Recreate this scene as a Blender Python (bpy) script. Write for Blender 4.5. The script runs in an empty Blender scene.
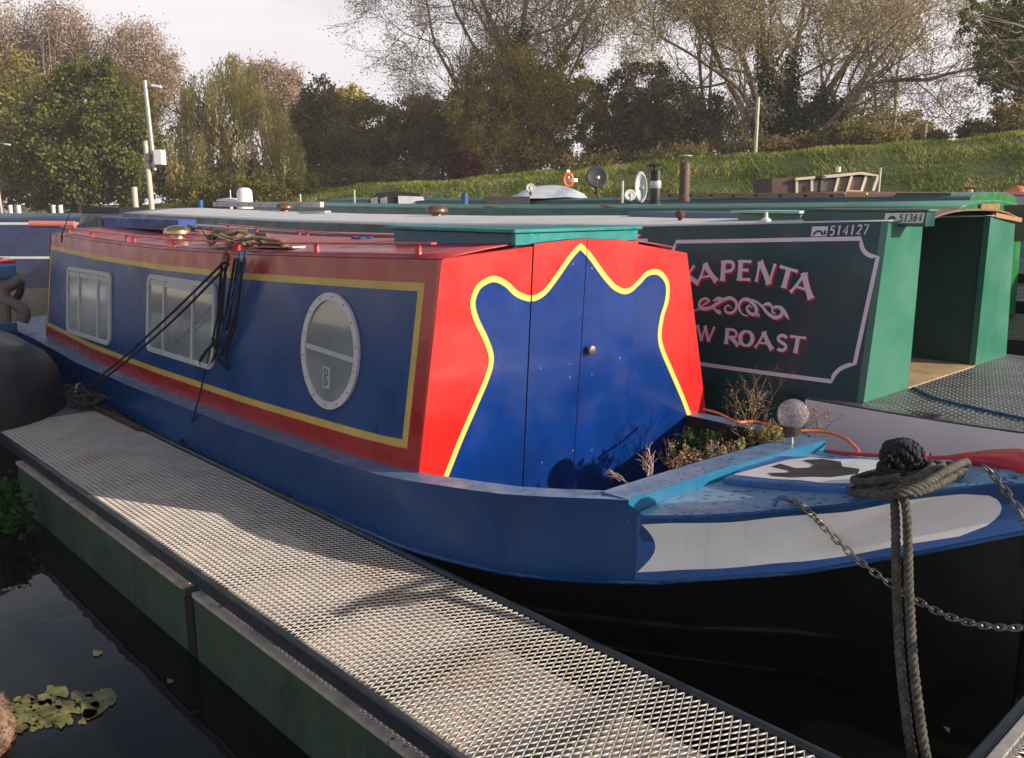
import bpy, bmesh, math, random
import numpy as np
from mathutils import Vector, geometry
PI = math.pi
random.seed(7); rng = np.random.default_rng(11)
sc = bpy.context.scene
COL = sc.collection
# ------------------------------------------------------------ camera geometry
FPX, CX, CY, HOR = 880.0, 512.0, 379.0, 203.0
PITCH = math.atan((CY - HOR) / FPX)
FH = math.hypot(FPX, CY - HOR)
HD = PI - math.atan((CX + 330) / FH)
F = np.array([math.cos(HD), math.sin(HD), 0.0]); R = np.array([math.sin(HD), -math.cos(HD), 0.0]); U = np.array([0, 0, 1.0])
FW = F * math.cos(PITCH) - U * math.sin(PITCH); UP = F * math.sin(PITCH) + U * math.cos(PITCH)
CAM = np.array([0, 0, 2.0])
def ray(x, y): return FW + R * (x - CX) / FPX + UP * (CY - y) / FPX
def atz(x, y, z): d = ray(x, y); return CAM + d * ((z - 2.0) / d[2])
def aty(x, y, Y): d = ray(x, y); return CAM + d * (Y / d[1])
def atx(x, y, X): d = ray(x, y); return CAM + d * (X / d[0])
def atd(x, y, w): return CAM + ray(x, y) * w           # at a depth in metres
def uw(u, w, z=0.0): p = R * u + F * w; return np.array([p[0], p[1], z])
def lerp(a, b, t): return a + (b - a) * t
def table(tab):
    xs = [a for a, b in tab]; ys = [b for a, b in tab]
    def f(x): return float(np.interp(x, xs, ys))
    return f
# ------------------------------------------------------------ materials
MATS = {}
def mat(name, col, rough=0.5, metal=0.0, var=0.15, vscale=3.0, col2=None, chip=None, chip_amt=0.0, chip_scale=30.0, spec=.5,
        bump=0.0, bscale=40.0, coat=0.0, streak=0.0, streak_col=None, rvar=0.15, fade=None, fade_amt=0.0, stretch=None):
    if name in MATS: return MATS[name]
    m = bpy.data.materials.new(name); m.use_nodes = True; nt = m.node_tree; N = nt.nodes; L = nt.links
    b = N['Principled BSDF']; b.inputs['Roughness'].default_value = rough; b.inputs['Metallic'].default_value = metal; b.inputs['Specular IOR Level'].default_value = spec
    if coat: b.inputs['Coat Weight'].default_value = coat; b.inputs['Coat Roughness'].default_value = 0.12
    tc = N.new('ShaderNodeTexCoord'); src = tc.outputs['Object']
    if stretch:
        mp = N.new('ShaderNodeMapping'); mp.inputs['Scale'].default_value = stretch; L.new(src, mp.inputs[0]); srcs = mp.outputs[0]
    else: srcs = src
    n1 = N.new('ShaderNodeTexNoise'); n1.inputs['Scale'].default_value = vscale; n1.inputs['Detail'].default_value = 6; n1.inputs['Roughness'].default_value = .65
    L.new(srcs, n1.inputs['Vector'])
    c = np.array(col[:3]); dk = tuple(c * (1 - var)) + (1,); lt = tuple(np.minimum(c * (1 + var), 1)) + (1,)
    if col2 is not None: lt = tuple(col2[:3]) + (1,)
    rp = N.new('ShaderNodeValToRGB'); rp.color_ramp.elements[0].position = .33; rp.color_ramp.elements[1].position = .68
    rp.color_ramp.elements[0].color = dk; rp.color_ramp.elements[1].color = lt
    L.new(n1.outputs[0], rp.inputs[0]); cur = rp.outputs[0]
    def layer(cur, scale, amt, colr, vec, soft=.04, detail=5):
        n = N.new('ShaderNodeTexNoise'); n.inputs['Scale'].default_value = scale; n.inputs['Detail'].default_value = detail; n.inputs['Roughness'].default_value = .6
        L.new(vec, n.inputs['Vector'])
        r = N.new('ShaderNodeMapRange'); th = .5 + .22 * (1 - 2 * amt) if amt else .9
        r.inputs['From Min'].default_value = th; r.inputs['From Max'].default_value = th + soft; L.new(n.outputs[0], r.inputs[0])
        mx = N.new('ShaderNodeMixRGB'); L.new(r.outputs[0], mx.inputs[0]); L.new(cur, mx.inputs[1]); mx.inputs[2].default_value = tuple(colr[:3]) + (1,)
        return mx.outputs[0]
    if fade is not None: cur = layer(cur, 1.6, fade_amt, fade, src, soft=.22)
    if streak:
        mp2 = N.new('ShaderNodeMapping'); mp2.inputs['Scale'].default_value = (9, 9, .7); L.new(src, mp2.inputs[0])
        cur = layer(cur, 2.2, streak, streak_col or (.1, .08, .06), mp2.outputs[0], soft=.25)
    if chip is not None: cur = layer(cur, chip_scale, chip_amt, chip, srcs)
    L.new(cur, b.inputs['Base Color'])
    n3 = N.new('ShaderNodeTexNoise'); n3.inputs['Scale'].default_value = vscale * 2.3; n3.inputs['Detail'].default_value = 4; L.new(srcs, n3.inputs['Vector'])
    mr = N.new('ShaderNodeMapRange'); mr.inputs['From Min'].default_value = .3; mr.inputs['From Max'].default_value = .7
    mr.inputs['To Min'].default_value = max(.02, rough - rvar); mr.inputs['To Max'].default_value = min(1, rough + rvar)
    L.new(n3.outputs[0], mr.inputs[0]); L.new(mr.outputs[0], b.inputs['Roughness'])
    if bump:
        n2 = N.new('ShaderNodeTexNoise'); n2.inputs['Scale'].default_value = bscale; n2.inputs['Detail'].default_value = 5; L.new(srcs, n2.inputs['Vector'])
        bp = N.new('ShaderNodeBump'); bp.inputs['Strength'].default_value = bump; bp.inputs['Distance'].default_value = .01
        L.new(n2.outputs[0], bp.inputs['Height']); L.new(bp.outputs[0], b.inputs['Normal'])
    MATS[name] = m; return m
def leafmat(name, c0, c1, c2, trans=.25):
    if name in MATS: return MATS[name]
    m = bpy.data.materials.new(name); m.use_nodes = True; nt = m.node_tree; N = nt.nodes; L = nt.links
    N.remove(N['Principled BSDF'])
    at = N.new('ShaderNodeAttribute'); at.attribute_name = 'tint'
    rp = N.new('ShaderNodeValToRGB'); e = rp.color_ramp.elements; e[0].color = (*c0, 1); e[1].color = (*c2, 1); x = e.new(.5); x.color = (*c1, 1)
    L.new(at.outputs['Fac'], rp.inputs[0])
    d = N.new('ShaderNodeBsdfDiffuse'); t = N.new('ShaderNodeBsdfTranslucent'); mx = N.new('ShaderNodeMixShader'); mx.inputs[0].default_value = trans
    L.new(rp.outputs[0], d.inputs[0]); L.new(rp.outputs[0], t.inputs[0]); L.new(d.outputs[0], mx.inputs[1]); L.new(t.outputs[0], mx.inputs[2])
    L.new(mx.outputs[0], N['Material Output'].inputs[0]); MATS[name] = m; return m
# ------------------------------------------------------------ objects
ORG = {}
def empty(name, loc, label, cat, group=None, rz=0.0, local=False):
    o = bpy.data.objects.new(name, None); COL.objects.link(o); o.location = [float(v) for v in loc]; o.rotation_euler = (0, 0, rz)
    o.empty_display_size = .1
    ORG[o.name] = np.zeros(3) if local else np.array(loc, float)
    tag(o, label, cat, group); return o
def tag(o, label=None, cat=None, group=None, kind=None):
    if label: o['label'] = label
    if cat: o['category'] = cat
    if group: o['group'] = group
    if kind: o['kind'] = kind
    return o
class MB:
    def __init__(s): s.v = []; s.f = []; s.m = []; s.cur = 0
    def add(s, vs, fs, mi=None):
        b = len(s.v); s.v += [tuple(float(c) for c in p) for p in vs]; s.f += [tuple(b + i for i in f) for f in fs]; s.m += [s.cur if mi is None else mi] * len(fs); return s
    def box(s, a, b, mi=None):
        x0, x1 = sorted((a[0], b[0])); y0, y1 = sorted((a[1], b[1])); z0, z1 = sorted((a[2], b[2]))
        return s.add([(x0,y0,z0),(x1,y0,z0),(x1,y1,z0),(x0,y1,z0),(x0,y0,z1),(x1,y0,z1),(x1,y1,z1),(x0,y1,z1)], [(0,3,2,1),(4,5,6,7),(0,1,5,4),(1,2,6,5),(2,3,7,6),(3,0,4,7)], mi)
    def hexa(s, p, mi=None):   # 8 corner points: bottom 4, top 4
        return s.add(p, [(0,3,2,1),(4,5,6,7),(0,1,5,4),(1,2,6,5),(2,3,7,6),(3,0,4,7)], mi)
    def beam(s, a, b, w, h, up=(0,0,1), mi=None):
        a = np.array(a, float); b = np.array(b, float); d = b - a; d /= np.linalg.norm(d); up = np.array(up, float)
        sd = np.cross(d, up); 
        if np.linalg.norm(sd) < 1e-4: sd = np.cross(d, (1, 0, 0))
        sd /= np.linalg.norm(sd); u = np.cross(sd, d); sd = sd * w / 2; u = u * h / 2
        return s.hexa([a-sd-u, a+sd-u, b+sd-u, b-sd-u, a-sd+u, a+sd+u, b+sd+u, b-sd+u], mi)
    def tube(s, path, r, n=8, mi=None, cap=True):
        P = [np.array(p, float) for p in path]; m = len(P); rr = r if hasattr(r, '__len__') else [r] * m
        vs = []; ref = None
        for i in range(m):
            d = P[min(i+1, m-1)] - P[max(i-1, 0)]; L = np.linalg.norm(d); d = d / L if L > 1e-9 else np.array([0, 0, 1.])
            if ref is None: ref = np.array([0, 0, 1.]) if abs(d[2]) < .9 else np.array([1., 0, 0])
            a = ref - d * (ref @ d); a /= max(np.linalg.norm(a), 1e-9); ref = a; b = np.cross(d, a)
            for k in range(n):
                t = 2 * PI * k / n; vs.append(P[i] + (a * math.cos(t) + b * math.sin(t)) * rr[i])
        fs = [(i*n+k, i*n+(k+1) % n, (i+1)*n+(k+1) % n, (i+1)*n+k) for i in range(m-1) for k in range(n)]
        if cap: fs += [tuple(range(n))[::-1], tuple((m-1)*n+k for k in range(n))]
        return s.add(vs, fs, mi)
    def lathe(s, prof, c, n=20, axis='z', mi=None):
        vs = []; c = np.array(c, float)
        for r, h in prof:
            for k in range(n):
                t = 2*PI*k/n; a, b = r*math.cos(t), r*math.sin(t)
                vs.append(c + (np.array([a, b, h]) if axis == 'z' else np.array([h, a, b]) if axis == 'x' else np.array([a, h, b])))
        m = len(prof); fs = [(i*n+k, i*n+(k+1) % n, (i+1)*n+(k+1) % n, (i+1)*n+k) for i in range(m-1) for k in range(n)]
        fs += [tuple(range(n))[::-1], tuple((m-1)*n+k for k in range(n))]
        return s.add(vs, fs, mi)
    def grid(s, pts, mi=None, close=False):   # pts[i][j]
        a = len(pts); b = len(pts[0]); vs = [p for row in pts for p in row]
        fs = [(i*b+j, i*b+j+1, (i+1)*b+j+1, (i+1)*b+j) for i in range(a-1) for j in range(b-1)]
        return s.add(vs, fs, mi)
    def prism(s, poly, off, mi=None):   # poly in 3D, extruded by vector off
        n = len(poly); P = [np.array(p, float) for p in poly]; off = np.array(off, float)
        tri = geometry.tessellate_polygon([[Vector(p) for p in P]])
        vs = P + [p + off for p in P]
        fs = [tuple(t) for t in tri] + [tuple(n+i for i in t)[::-1] for t in tri] + [(i, (i+1) % n, n+(i+1) % n, n+i) for i in range(n)]
        return s.add(vs, fs, mi)
    def build(s, name, mats, parent=None, smooth=None, bevel=0, solid=0, fix=True):
        me = bpy.data.meshes.new(name); o = bpy.data.objects.new(name, me); COL.objects.link(o)
        org = ORG[parent.name] if parent else np.zeros(3)
        V = np.array(s.v) - org
        me.from_pydata([tuple(p) for p in V], [], s.f)
        for q in (mats if isinstance(mats, (list, tuple)) else [mats]): me.materials.append(q)
        me.polygons.foreach_set('material_index', s.m)
        if fix:
            bm = bmesh.new(); bm.from_mesh(me); bmesh.ops.remove_doubles(bm, verts=bm.verts, dist=1e-5); bmesh.ops.recalc_face_normals(bm, faces=bm.faces); bm.to_mesh(me); bm.free()
        if smooth is not None:
            for p in me.polygons: p.use_smooth = True
            me.set_sharp_from_angle(angle=math.radians(smooth))
        me.update()
        if parent: o.parent = parent; ORG[o.name] = org
        else: ORG[o.name] = np.zeros(3)
        if solid:
            q = o.modifiers.new('t', 'SOLIDIFY'); q.thickness = solid; q.offset = 0
        if bevel:
            q = o.modifiers.new('b', 'BEVEL'); q.width = bevel; q.segments = 2; q.limit_method = 'ANGLE'; q.angle_limit = math.radians(40)
        return o
def smoothpath(pts, n=12):
    P = [np.array(p, float) for p in pts]; out = []
    P = [2*P[0]-P[1]] + P + [2*P[-1]-P[-2]]
    for i in range(1, len(P)-2):
        for k in range(n):
            t = k/n; a, b, c, d = P[i-1], P[i], P[i+1], P[i+2]
            out.append(.5*((2*b)+(-a+c)*t+(2*a-5*b+4*c-d)*t*t+(-a+3*b-3*c+d)*t**3))
    out.append(P[-2]); return out
def resample(path, step):
    P = np.array(path); d = np.r_[0, np.cumsum(np.linalg.norm(np.diff(P, axis=0), axis=1))]
    n = max(2, int(d[-1]/step)+1); s = np.linspace(0, d[-1], n)
    return [np.array([np.interp(q, d, P[:, k]) for k in range(3)]) for q in s], d[-1]
def rope_mb(mb, pts, r, pitch=None, n=5, strands=3, smooth=True):
    pitch = pitch or r*4.2
    path, L = resample(smoothpath(pts, 14) if smooth else pts, pitch/9)
    m = len(path); ref = None; fr = []
    for i in range(m):
        d = path[min(i+1, m-1)]-path[max(i-1, 0)]; d /= max(np.linalg.norm(d), 1e-9)
        if ref is None: ref = np.array([0, 0, 1.]) if abs(d[2]) < .9 else np.array([1., 0, 0])
        a = ref-d*(ref@d); a /= max(np.linalg.norm(a), 1e-9); ref = a; fr.append((a, np.cross(d, a)))
    for k in range(strands):
        q = []
        for i in range(m):
            t = 2*PI*(i/9.0+k/strands); a, b = fr[i]; q.append(path[i]+(a*math.cos(t)+b*math.sin(t))*r*.52)
        mb.tube(q, r*.52, n)
    return mb
def chain_mb(mb, pts, link=.045, r=.0045):
    path, L = resample(smoothpath(pts, 14), link*.72)
    for i in range(len(path)-1):
        a, b = path[i], path[i+1]; c = (a+b)/2; d = b-a; d /= np.linalg.norm(d)
        s1 = np.cross(d, (0, 0, 1.)); s1 /= max(np.linalg.norm(s1), 1e-6); s2 = np.cross(d, s1)
        sd = (s1*math.cos(.9)+s2*math.sin(.9)) if i % 2 else (s1*math.cos(.9+PI/2)+s2*math.sin(.9+PI/2)); w = link*.26; h = link*.5-w
        loop = []
        for k in range(13):
            t = 2*PI*k/12; x = math.cos(t)*w; y = math.sin(t)*w; loop.append(c+sd*x+d*(y+(h if math.sin(t) > 1e-6 else -h if math.sin(t) < -1e-6 else 0)))
        mb.tube(loop, r, 5, cap=False)
    return mb
def npmesh(name, V, Fq, m, parent=None, tint=None):
    me = bpy.data.meshes.new(name); org = ORG[parent.name] if parent else np.zeros(3)
    V = (np.asarray(V)-org).astype(np.float32); n = len(Fq); k = Fq.shape[1]
    me.vertices.add(len(V)); me.vertices.foreach_set('co', V.ravel()); me.loops.add(n*k); me.loops.foreach_set('vertex_index', Fq.ravel().astype(np.int32))
    me.polygons.add(n); me.polygons.foreach_set('loop_start', np.arange(0, n*k, k, dtype=np.int32))
    if tint is not None:
        a = me.attributes.new('tint', 'FLOAT', 'FACE'); a.data.foreach_set('value', np.asarray(tint, np.float32))
    me.update(calc_edges=True); me.materials.append(m)
    o = bpy.data.objects.new(name, me); COL.objects.link(o)
    if parent: o.parent = parent; ORG[o.name] = org
    return o
def leaves(P, size, nrm_up=0.0, aspect=.55, droop=False):
    n = len(P); d = rng.normal(size=(n, 3)); 
    if droop: d = d*.35+np.array([0, 0, -1.0])
    d /= np.linalg.norm(d, axis=1)[:, None]
    e = rng.normal(size=(n, 3)); e -= d*(e*d).sum(1)[:, None]; e /= np.linalg.norm(e, axis=1)[:, None]
    s = (size*rng.uniform(.55, 1.35, n))[:, None]
    a = P-d*s*.5; b = P+e*s*aspect*.5; c = P+d*s*.5; dd = P-e*s*aspect*.5
    V = np.stack([a, b, c, dd], 1).reshape(-1, 3); Fq = np.arange(n*4).reshape(n, 4); return V, Fq
# ------------------------------------------------------------ palette
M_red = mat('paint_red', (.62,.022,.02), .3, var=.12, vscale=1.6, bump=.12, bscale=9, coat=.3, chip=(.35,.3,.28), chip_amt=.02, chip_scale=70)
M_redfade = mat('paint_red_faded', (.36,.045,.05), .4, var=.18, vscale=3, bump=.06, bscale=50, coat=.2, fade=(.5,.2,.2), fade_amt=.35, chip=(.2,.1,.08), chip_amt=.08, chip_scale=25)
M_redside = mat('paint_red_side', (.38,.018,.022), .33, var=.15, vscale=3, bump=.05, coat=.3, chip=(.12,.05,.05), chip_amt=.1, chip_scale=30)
M_blue = mat('paint_royal_blue', (.002,.03,.19), .28, var=.25, vscale=2, bump=.13, bscale=9, coat=.12, spec=.4, fade=(.006,.042,.21), fade_amt=.15, chip=(.3,.35,.45), chip_amt=.0, chip_scale=120)
M_bluepale = mat('paint_faded_blue', (.014,.064,.21), .3, var=.14, vscale=1.3, bump=.05, bscale=9, coat=.06, spec=.3, fade=(.026,.075,.2), fade_amt=.35, chip=(.12,.12,.13), chip_amt=.03, chip_scale=22)
M_yellow = mat('paint_yellow', (.85,.6,.13), .4, var=.06, bump=.04)
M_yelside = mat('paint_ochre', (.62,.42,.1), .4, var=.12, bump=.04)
M_hull = mat('paint_hull_blue', (.005,.05,.175), .3, var=.2, vscale=1.5, bump=.06, bscale=8, coat=.08, spec=.35, fade=(.008,.072,.21), fade_amt=.45, chip=(.16,.11,.07), chip_amt=.04, chip_scale=5)
M_hullb = mat('paint_bow_blue', (.012,.09,.33), .35, var=.2, vscale=3, bump=.06, bscale=20, coat=.3, chip=(.05,.06,.1), chip_amt=.05, chip_scale=25)
M_gun = mat('gunwale_blue_speckled', (.09,.17,.3), .45, var=.2, vscale=6, bump=.15, bscale=60, chip=(.03,.035,.06), chip_amt=.3, chip_scale=45)
M_deck = mat('deck_worn_blue', (.15,.31,.46), .5, var=.2, vscale=3, bump=.15, bscale=60, fade=(.45,.36,.45), fade_amt=.25, chip=(.02,.035,.06), chip_amt=.33, chip_scale=26, stretch=(1,1.6,1))
M_sky = mat('paint_sky_blue', (.02,.15,.29), .35, var=.12, vscale=5, bump=.06, coat=.2, chip=(.03,.05,.09), chip_amt=.06, chip_scale=40)
M_black = mat('bitumen_black', (.004,.0045,.005), .5, var=.3, vscale=4, bump=.2, bscale=12, chip=(.011,.01,.009), chip_amt=.12, chip_scale=9, spec=.3)
M_white = mat('paint_off_white', (.72,.71,.72), .45, var=.06, vscale=4, bump=.08, bscale=30, chip=(.45,.42,.4), chip_amt=.08, chip_scale=14, streak=.15, streak_col=(.5,.46,.42))
M_frame = mat('window_frame_white', (.5,.5,.5), .5, var=.12, vscale=14, bump=.1, chip=(.22,.18,.15), chip_amt=.15, chip_scale=40)
M_pane = mat('window_pane', (.24,.27,.28), .05, var=.25, vscale=2.2, coat=1.0, rvar=.03, fade=(.42,.42,.4), fade_amt=.4)
M_dark = mat('dark_void', (.008,.008,.009), .8)
M_teal = mat('paint_teal', (.008,.22,.22), .4, var=.2, vscale=6, bump=.08, chip=(.3,.45,.42), chip_amt=.14, chip_scale=28)
M_tealshade = mat('paint_teal_shaded', (.015,.12,.2), .4, var=.2, vscale=6, bump=.08, chip=(.12,.25,.3), chip_amt=.1, chip_scale=28)  # darker copy of the hatch teal, with the shade of its side painted in
M_brass = mat('brass', (.5,.38,.2), .38, 1.0, var=.15, vscale=12)
M_bronze = mat('brown_bronze', (.16,.09,.06), .4, .4, var=.25, vscale=14, bump=.1)
M_steel = mat('galvanised_steel', (.5,.48,.45), .42, .55, var=.2, vscale=20, chip=(.2,.13,.08), chip_amt=.1, chip_scale=30)
M_rust = mat('rusty_steel', (.09,.035,.025), .8, .1, var=.4, vscale=12, bump=.4)
M_rope = mat('rope_dark', (.045,.042,.036), .85, var=.35, vscale=30, bump=.5, bscale=160, col2=(.12,.108,.09))
M_ropeb = mat('rope_black', (.012,.014,.018), .8, var=.3, vscale=30, bump=.3, bscale=160)
M_ropet = mat('rope_tan', (.2,.15,.1), .9, var=.3, vscale=30, bump=.4, bscale=160)
M_ropeblue = mat('rope_blue', (.01,.07,.2), .7, var=.3, vscale=30)
M_chain = mat('chain_galvanised', (.2,.19,.17), .45, .6, var=.3, vscale=30, chip=(.12,.07,.04), chip_amt=.25, chip_scale=40)
M_railred = mat('rail_red', (.6,.03,.04), .35, var=.1, coat=.2)
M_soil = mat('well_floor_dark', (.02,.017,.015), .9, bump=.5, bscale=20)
M_varn = mat('varnished_brown', (.12,.035,.02), .45, var=.3, vscale=6)
# ------------------------------------------------------------ the red and blue boat
zg = table([(-10.6,.80),(-9.04,.765),(-8.3,.726),(-7.8,.69),(-6.5,.672),(-4.9,.675),(-3.9,.698),(-3.55,.712),(-3.2,.742),(-2.98,.761),(-2.64,.782),(-2.41,.808),(-2.2,.834),(-2.05,.845),(-.8,1.05)])
zd = table([(-2.3,.765),(-2.11,.779),(-1.89,.813),(-1.75,.841),(-1.57,.883),(-1.39,.927),(-1.25,.975),(-1.11,1.015),(-.98,1.045),(-.86,1.05)])
zb = table([(-10.6,.46),(-9,.42),(-7,.37),(-4.5,.375),(-3.3,.40),(-2.91,.41),(-2.64,.419),(-2.41,.442),(-2.2,.473),(-1.99,.51),(-1.735,.579),(-1.52,.631),(-1.37,.687),(-1.16,.762),(-.96,.842),(-.86,.88)])
zr = table([(-9.2,1.735),(-8.86,1.722),(-7.6,1.69),(-6.38,1.678),(-5.13,1.692),(-4.2,1.718),(-3.15,1.751)])
YC = 3.35
def hw(x):
    t = max(0, (x+3.3)/2.4); w = 1.05-1.0*min(t, 1.03)**1.6
    if x < -9.6: w = 1.05*math.sqrt(max(0, 1-((-9.6-x)/1.05)**2))+.01
    return max(w, .012)
def ww(x):
    t = max(0, (x+3.9)/2.25); w = 1.02-1.0*min(t, 1.02)**1.5
    if x < -9.2: w *= max(0, 1-((-9.2-x)/1.45))
    return max(w, .01)
boat = empty('narrowboat', (-5, YC, 0), 'red and blue narrowboat with yellow lines and royal blue doors beside the mesh pontoon', 'narrowboat')
xs = [-10.6,-10.5,-10.3,-10,-9.6]+list(np.linspace(-9.3,-3.4,20))+list(np.linspace(-3.3,-.9,34))+[-.88]
mb = MB()
for sgn in (-1, 1):
    rows = []
    for x in xs:
        fore = x > -2.09
        zt = zd(x) if fore else zg(x); w = hw(x); w2 = ww(x)
        rows.append([(x, YC+sgn*w, zt), (x, YC+sgn*(w-.0), zt-.012), (x, YC+sgn*(w-.012), lerp(zt, zb(x), .5)), (x, YC+sgn*(w-.005), zb(x))])
    mb.cur = 0; mb.grid(rows)
    rows = []
    for x in xs:
        w = hw(x); w2 = min(ww(x), w)
        b = zb(x)
        rows.append([(x, YC+sgn*(w-.005), b), (x, YC+sgn*(w-.035 if w > .06 else w*.4), b-.004), (x, YC+sgn*lerp(w2, w, .55)*.985, b*.5), (x, YC+sgn*w2, 0), (x, YC+sgn*w2*.97, -.4)])
    mb.cur = 1; mb.grid(rows)
    mb.cur = 2    # gunwale cap
    gx = [x for x in xs if x <= -2.15]+[-2.125]
    mb.grid([[(x, YC+sgn*hw(x), zg(x)), (x, YC+sgn*max(hw(x)-.125, 0), zg(x)+.004)] for x in gx])
    mb.cur = 3    # inner side of the well
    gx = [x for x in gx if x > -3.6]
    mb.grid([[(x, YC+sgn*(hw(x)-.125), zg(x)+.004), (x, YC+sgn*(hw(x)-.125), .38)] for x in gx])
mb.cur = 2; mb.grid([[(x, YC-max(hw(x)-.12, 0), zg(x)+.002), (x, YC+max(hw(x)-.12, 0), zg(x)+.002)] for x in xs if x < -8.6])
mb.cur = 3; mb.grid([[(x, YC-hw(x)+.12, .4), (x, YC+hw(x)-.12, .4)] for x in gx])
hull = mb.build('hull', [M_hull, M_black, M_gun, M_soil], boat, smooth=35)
# rubbing strakes
for (f0, nm) in ((lambda x: (YC-hw(x)+.004, zb(x)+.004), 'rubbing_strake'),):
    mb = MB()
    mb.tube([(x, f0(x)[0], f0(x)[1]) for x in xs[4:]], .011, 6)
    mb.tube([(x, 2*YC-f0(x)[0], f0(x)[1]) for x in xs[4:]], .011, 6)
    mb.build(nm, M_hull, boat, smooth=60)
mb = MB(); q = [(x, YC-lerp(min(ww(x), hw(x)), hw(x), .55)*.985-.008, zb(x)*.5) for x in xs if -10 < x < -1.35]
mb.tube(q, .018, 6); mb.build('lower_strake', M_black, boat, smooth=60)
mb = MB(); M_scum = mat('waterline_scum', (.05,.045,.03), .7, var=.5, vscale=8, bump=.3)
for s in (-1, 1): mb.grid([[(x, YC+s*(min(ww(x), hw(x))+.003+.02*k), k*.05-.005) for k in (0, 1)] for x in xs if -9.8 < x < -1.75])
mb.build('waterline_grime', M_scum, boat)
# bow side patch of brighter blue + white flash
def bside(x, v, off):   # v 0 top .. 1 bottom of the blue band
    zt = zd(x) if x > -2.09 else zg(x)
    z = lerp(zt, zb(x), v); y = YC-hw(x)+.012*math.sin(v*PI)-off
    return (x-off*.5, y, z)
mb = MB(); X = np.linspace(-2.085, -.9, 26)
mb.grid([[bside(x, v, .002) for v in (.0, .05, .3, .5, .7, .97)] for x in X]); mb.build('bow_panel', M_hullb, boat, smooth=40)
mb = MB(); cols = []
for i in range(41):
    t = i/40; col = []
    for j in range(9):
        s = j/8; xl = -2.065+.055*math.sin(s*PI)-.01*s; v = lerp(.13, .83, s)
        xr = -1.07+.105*math.sqrt(max(0, 1-(2*s-1)**2)); x = lerp(xl, xr, t); col.append(bside(x, v+.012*math.sin(x*17)*(1 if s in (0, 1) else 0), .005))
    cols.append(col)
mb.grid(cols); mb.build('white_flash', mat('paint_bow_white', (.8,.79,.78), .45, var=.07, vscale=4, bump=.15, bscale=14, streak=.22, streak_col=(.6,.57,.53), fade=(.62,.62,.64), fade_amt=.35, chip=(.4,.36,.33), chip_amt=.05, chip_scale=18), boat, smooth=40)
# foredeck
mb = MB(); X = np.linspace(-2.1, -.87, 22)
mb.grid([[(x, YC+hw(x)*k, zd(x)+.02*(1-k*k)) for k in np.linspace(-1, 1, 13)] for x in X]); mb.build('foredeck', M_deck, boat, smooth=40)
def hit_deck(px, py, off=0.0):
    z = .9
    for _ in range(12):
        p = atz(px, py, z); k = (p[1]-YC)/max(hw(p[0]), .05); z = zd(p[0])+.02*(1-min(1, k*k))+off
    return atz(px, py, z)
c0 = np.array([-2.13, YC-hw(-2.12)+.004, .0]); c1 = np.array([-2.03, YC+hw(-2.03)-.004, .0])
mb = MB(); n = 10; rows = []
for i in range(n+1):
    p = lerp(c0, c1, i/n); zt = .842+.01*math.sin(i/n*PI)
    rows.append([(p[0]+.012, p[1], .74), (p[0]+.012, p[1], zt-.004), (p[0]+.004, p[1], zt), (p[0]-.13, p[1], zt), (p[0]-.135, p[1], zt-.004), (p[0]-.135, p[1], .72)])
mb.cur = 0; mb.grid([[r[0], r[1], r[2]] for r in rows]); mb.cur = 1; mb.grid([[r[2], r[3]] for r in rows]); mb.cur = 0; mb.grid([[r[3], r[4], r[5]] for r in rows])
for r in (rows[0], rows[-1]): mb.add(r, [tuple(range(6))], 0)
mb.build('deck_coaming', [M_sky, M_gun], boat, bevel=0)
lid = [hit_deck(722, 484), hit_deck(847, 494), hit_deck(905, 466), hit_deck(772, 461)]
mb = MB(); lp = [np.array(p) for p in lid]; mb.hexa([p+np.array([0,0,-.01]) for p in lp]+[p+np.array([0,0,.028]) for p in lp])
lidob = mb.build('locker_lid', [mat('lid_blue', (.03,.13,.36), .4, var=.2, vscale=8, bump=.1, chip=(.02,.03,.05), chip_amt=.15, chip_scale=30)], boat, bevel=.008)
def poly_on(name, pts, off, m, par, fn, th=.0015):
    P = [fn(*p, off) for p in pts]; mb = MB(); mb.prism(P, (0, 0, th)); return mb.build(name, m, par)
def lidpt(a, b, off):
    p = lerp(lerp(lp[0], lp[1], a), lerp(lp[3], lp[2], a), b); return p+np.array([0, 0, .028+off])
wp = poly_on('white_patch', [(.04,.12),(.2,.1),(.4,.07),(.62,.09),(.8,.05),(.97,.1),(.96,.5),(.98,.9),(.7,.95),(.5,.9),(.33,.96),(.2,.8),(.12,.5)], .001, M_white, lidob, lidpt)
M_char = mat('motif_black', (.035,.035,.04), .5, var=.3, bump=.1)
poly_on('painted_motif', [(.28,.25),(.36,.16),(.52,.15),(.64,.22),(.78,.24),(.9,.4),(.85,.56),(.7,.62),(.62,.8),(.45,.88),(.33,.8),(.47,.66),(.5,.52),(.4,.48),(.22,.62),(.2,.5),(.4,.38),(.42,.3)], .003, M_char, wp, lidpt)
# red bow capping
mb = MB(); pth = []; rad = []
for i in range(30):
    t = i/29; x = lerp(-2.0, -.86, t); pth.append((x, YC+hw(x)*.97-.01, zd(x)+lerp(.004, .03, min(1, t*2)))); rad.append(lerp(.009, .062, max(0, min(1, (t-.62)*3.2))))
pth += [(-.86, YC+.0, zd(-.86)+.02), (-.87, YC-.03, zd(-.86)-.08)]; rad += [.06, .045]
mb.tube(pth, rad, 12); mb.build('bow_capping', mat('paint_bow_red', (.6,.03,.035), .35, var=.1, bump=.05, coat=.3), boat, smooth=50)
mb = MB(); mb.tube([(-.865, YC, 1.0), (-.9, YC, .75), (-1.25, YC, .3), (-1.6, YC, -.3)], .03, 8); mb.build('stem_post', M_black, boat, smooth=50)
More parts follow.
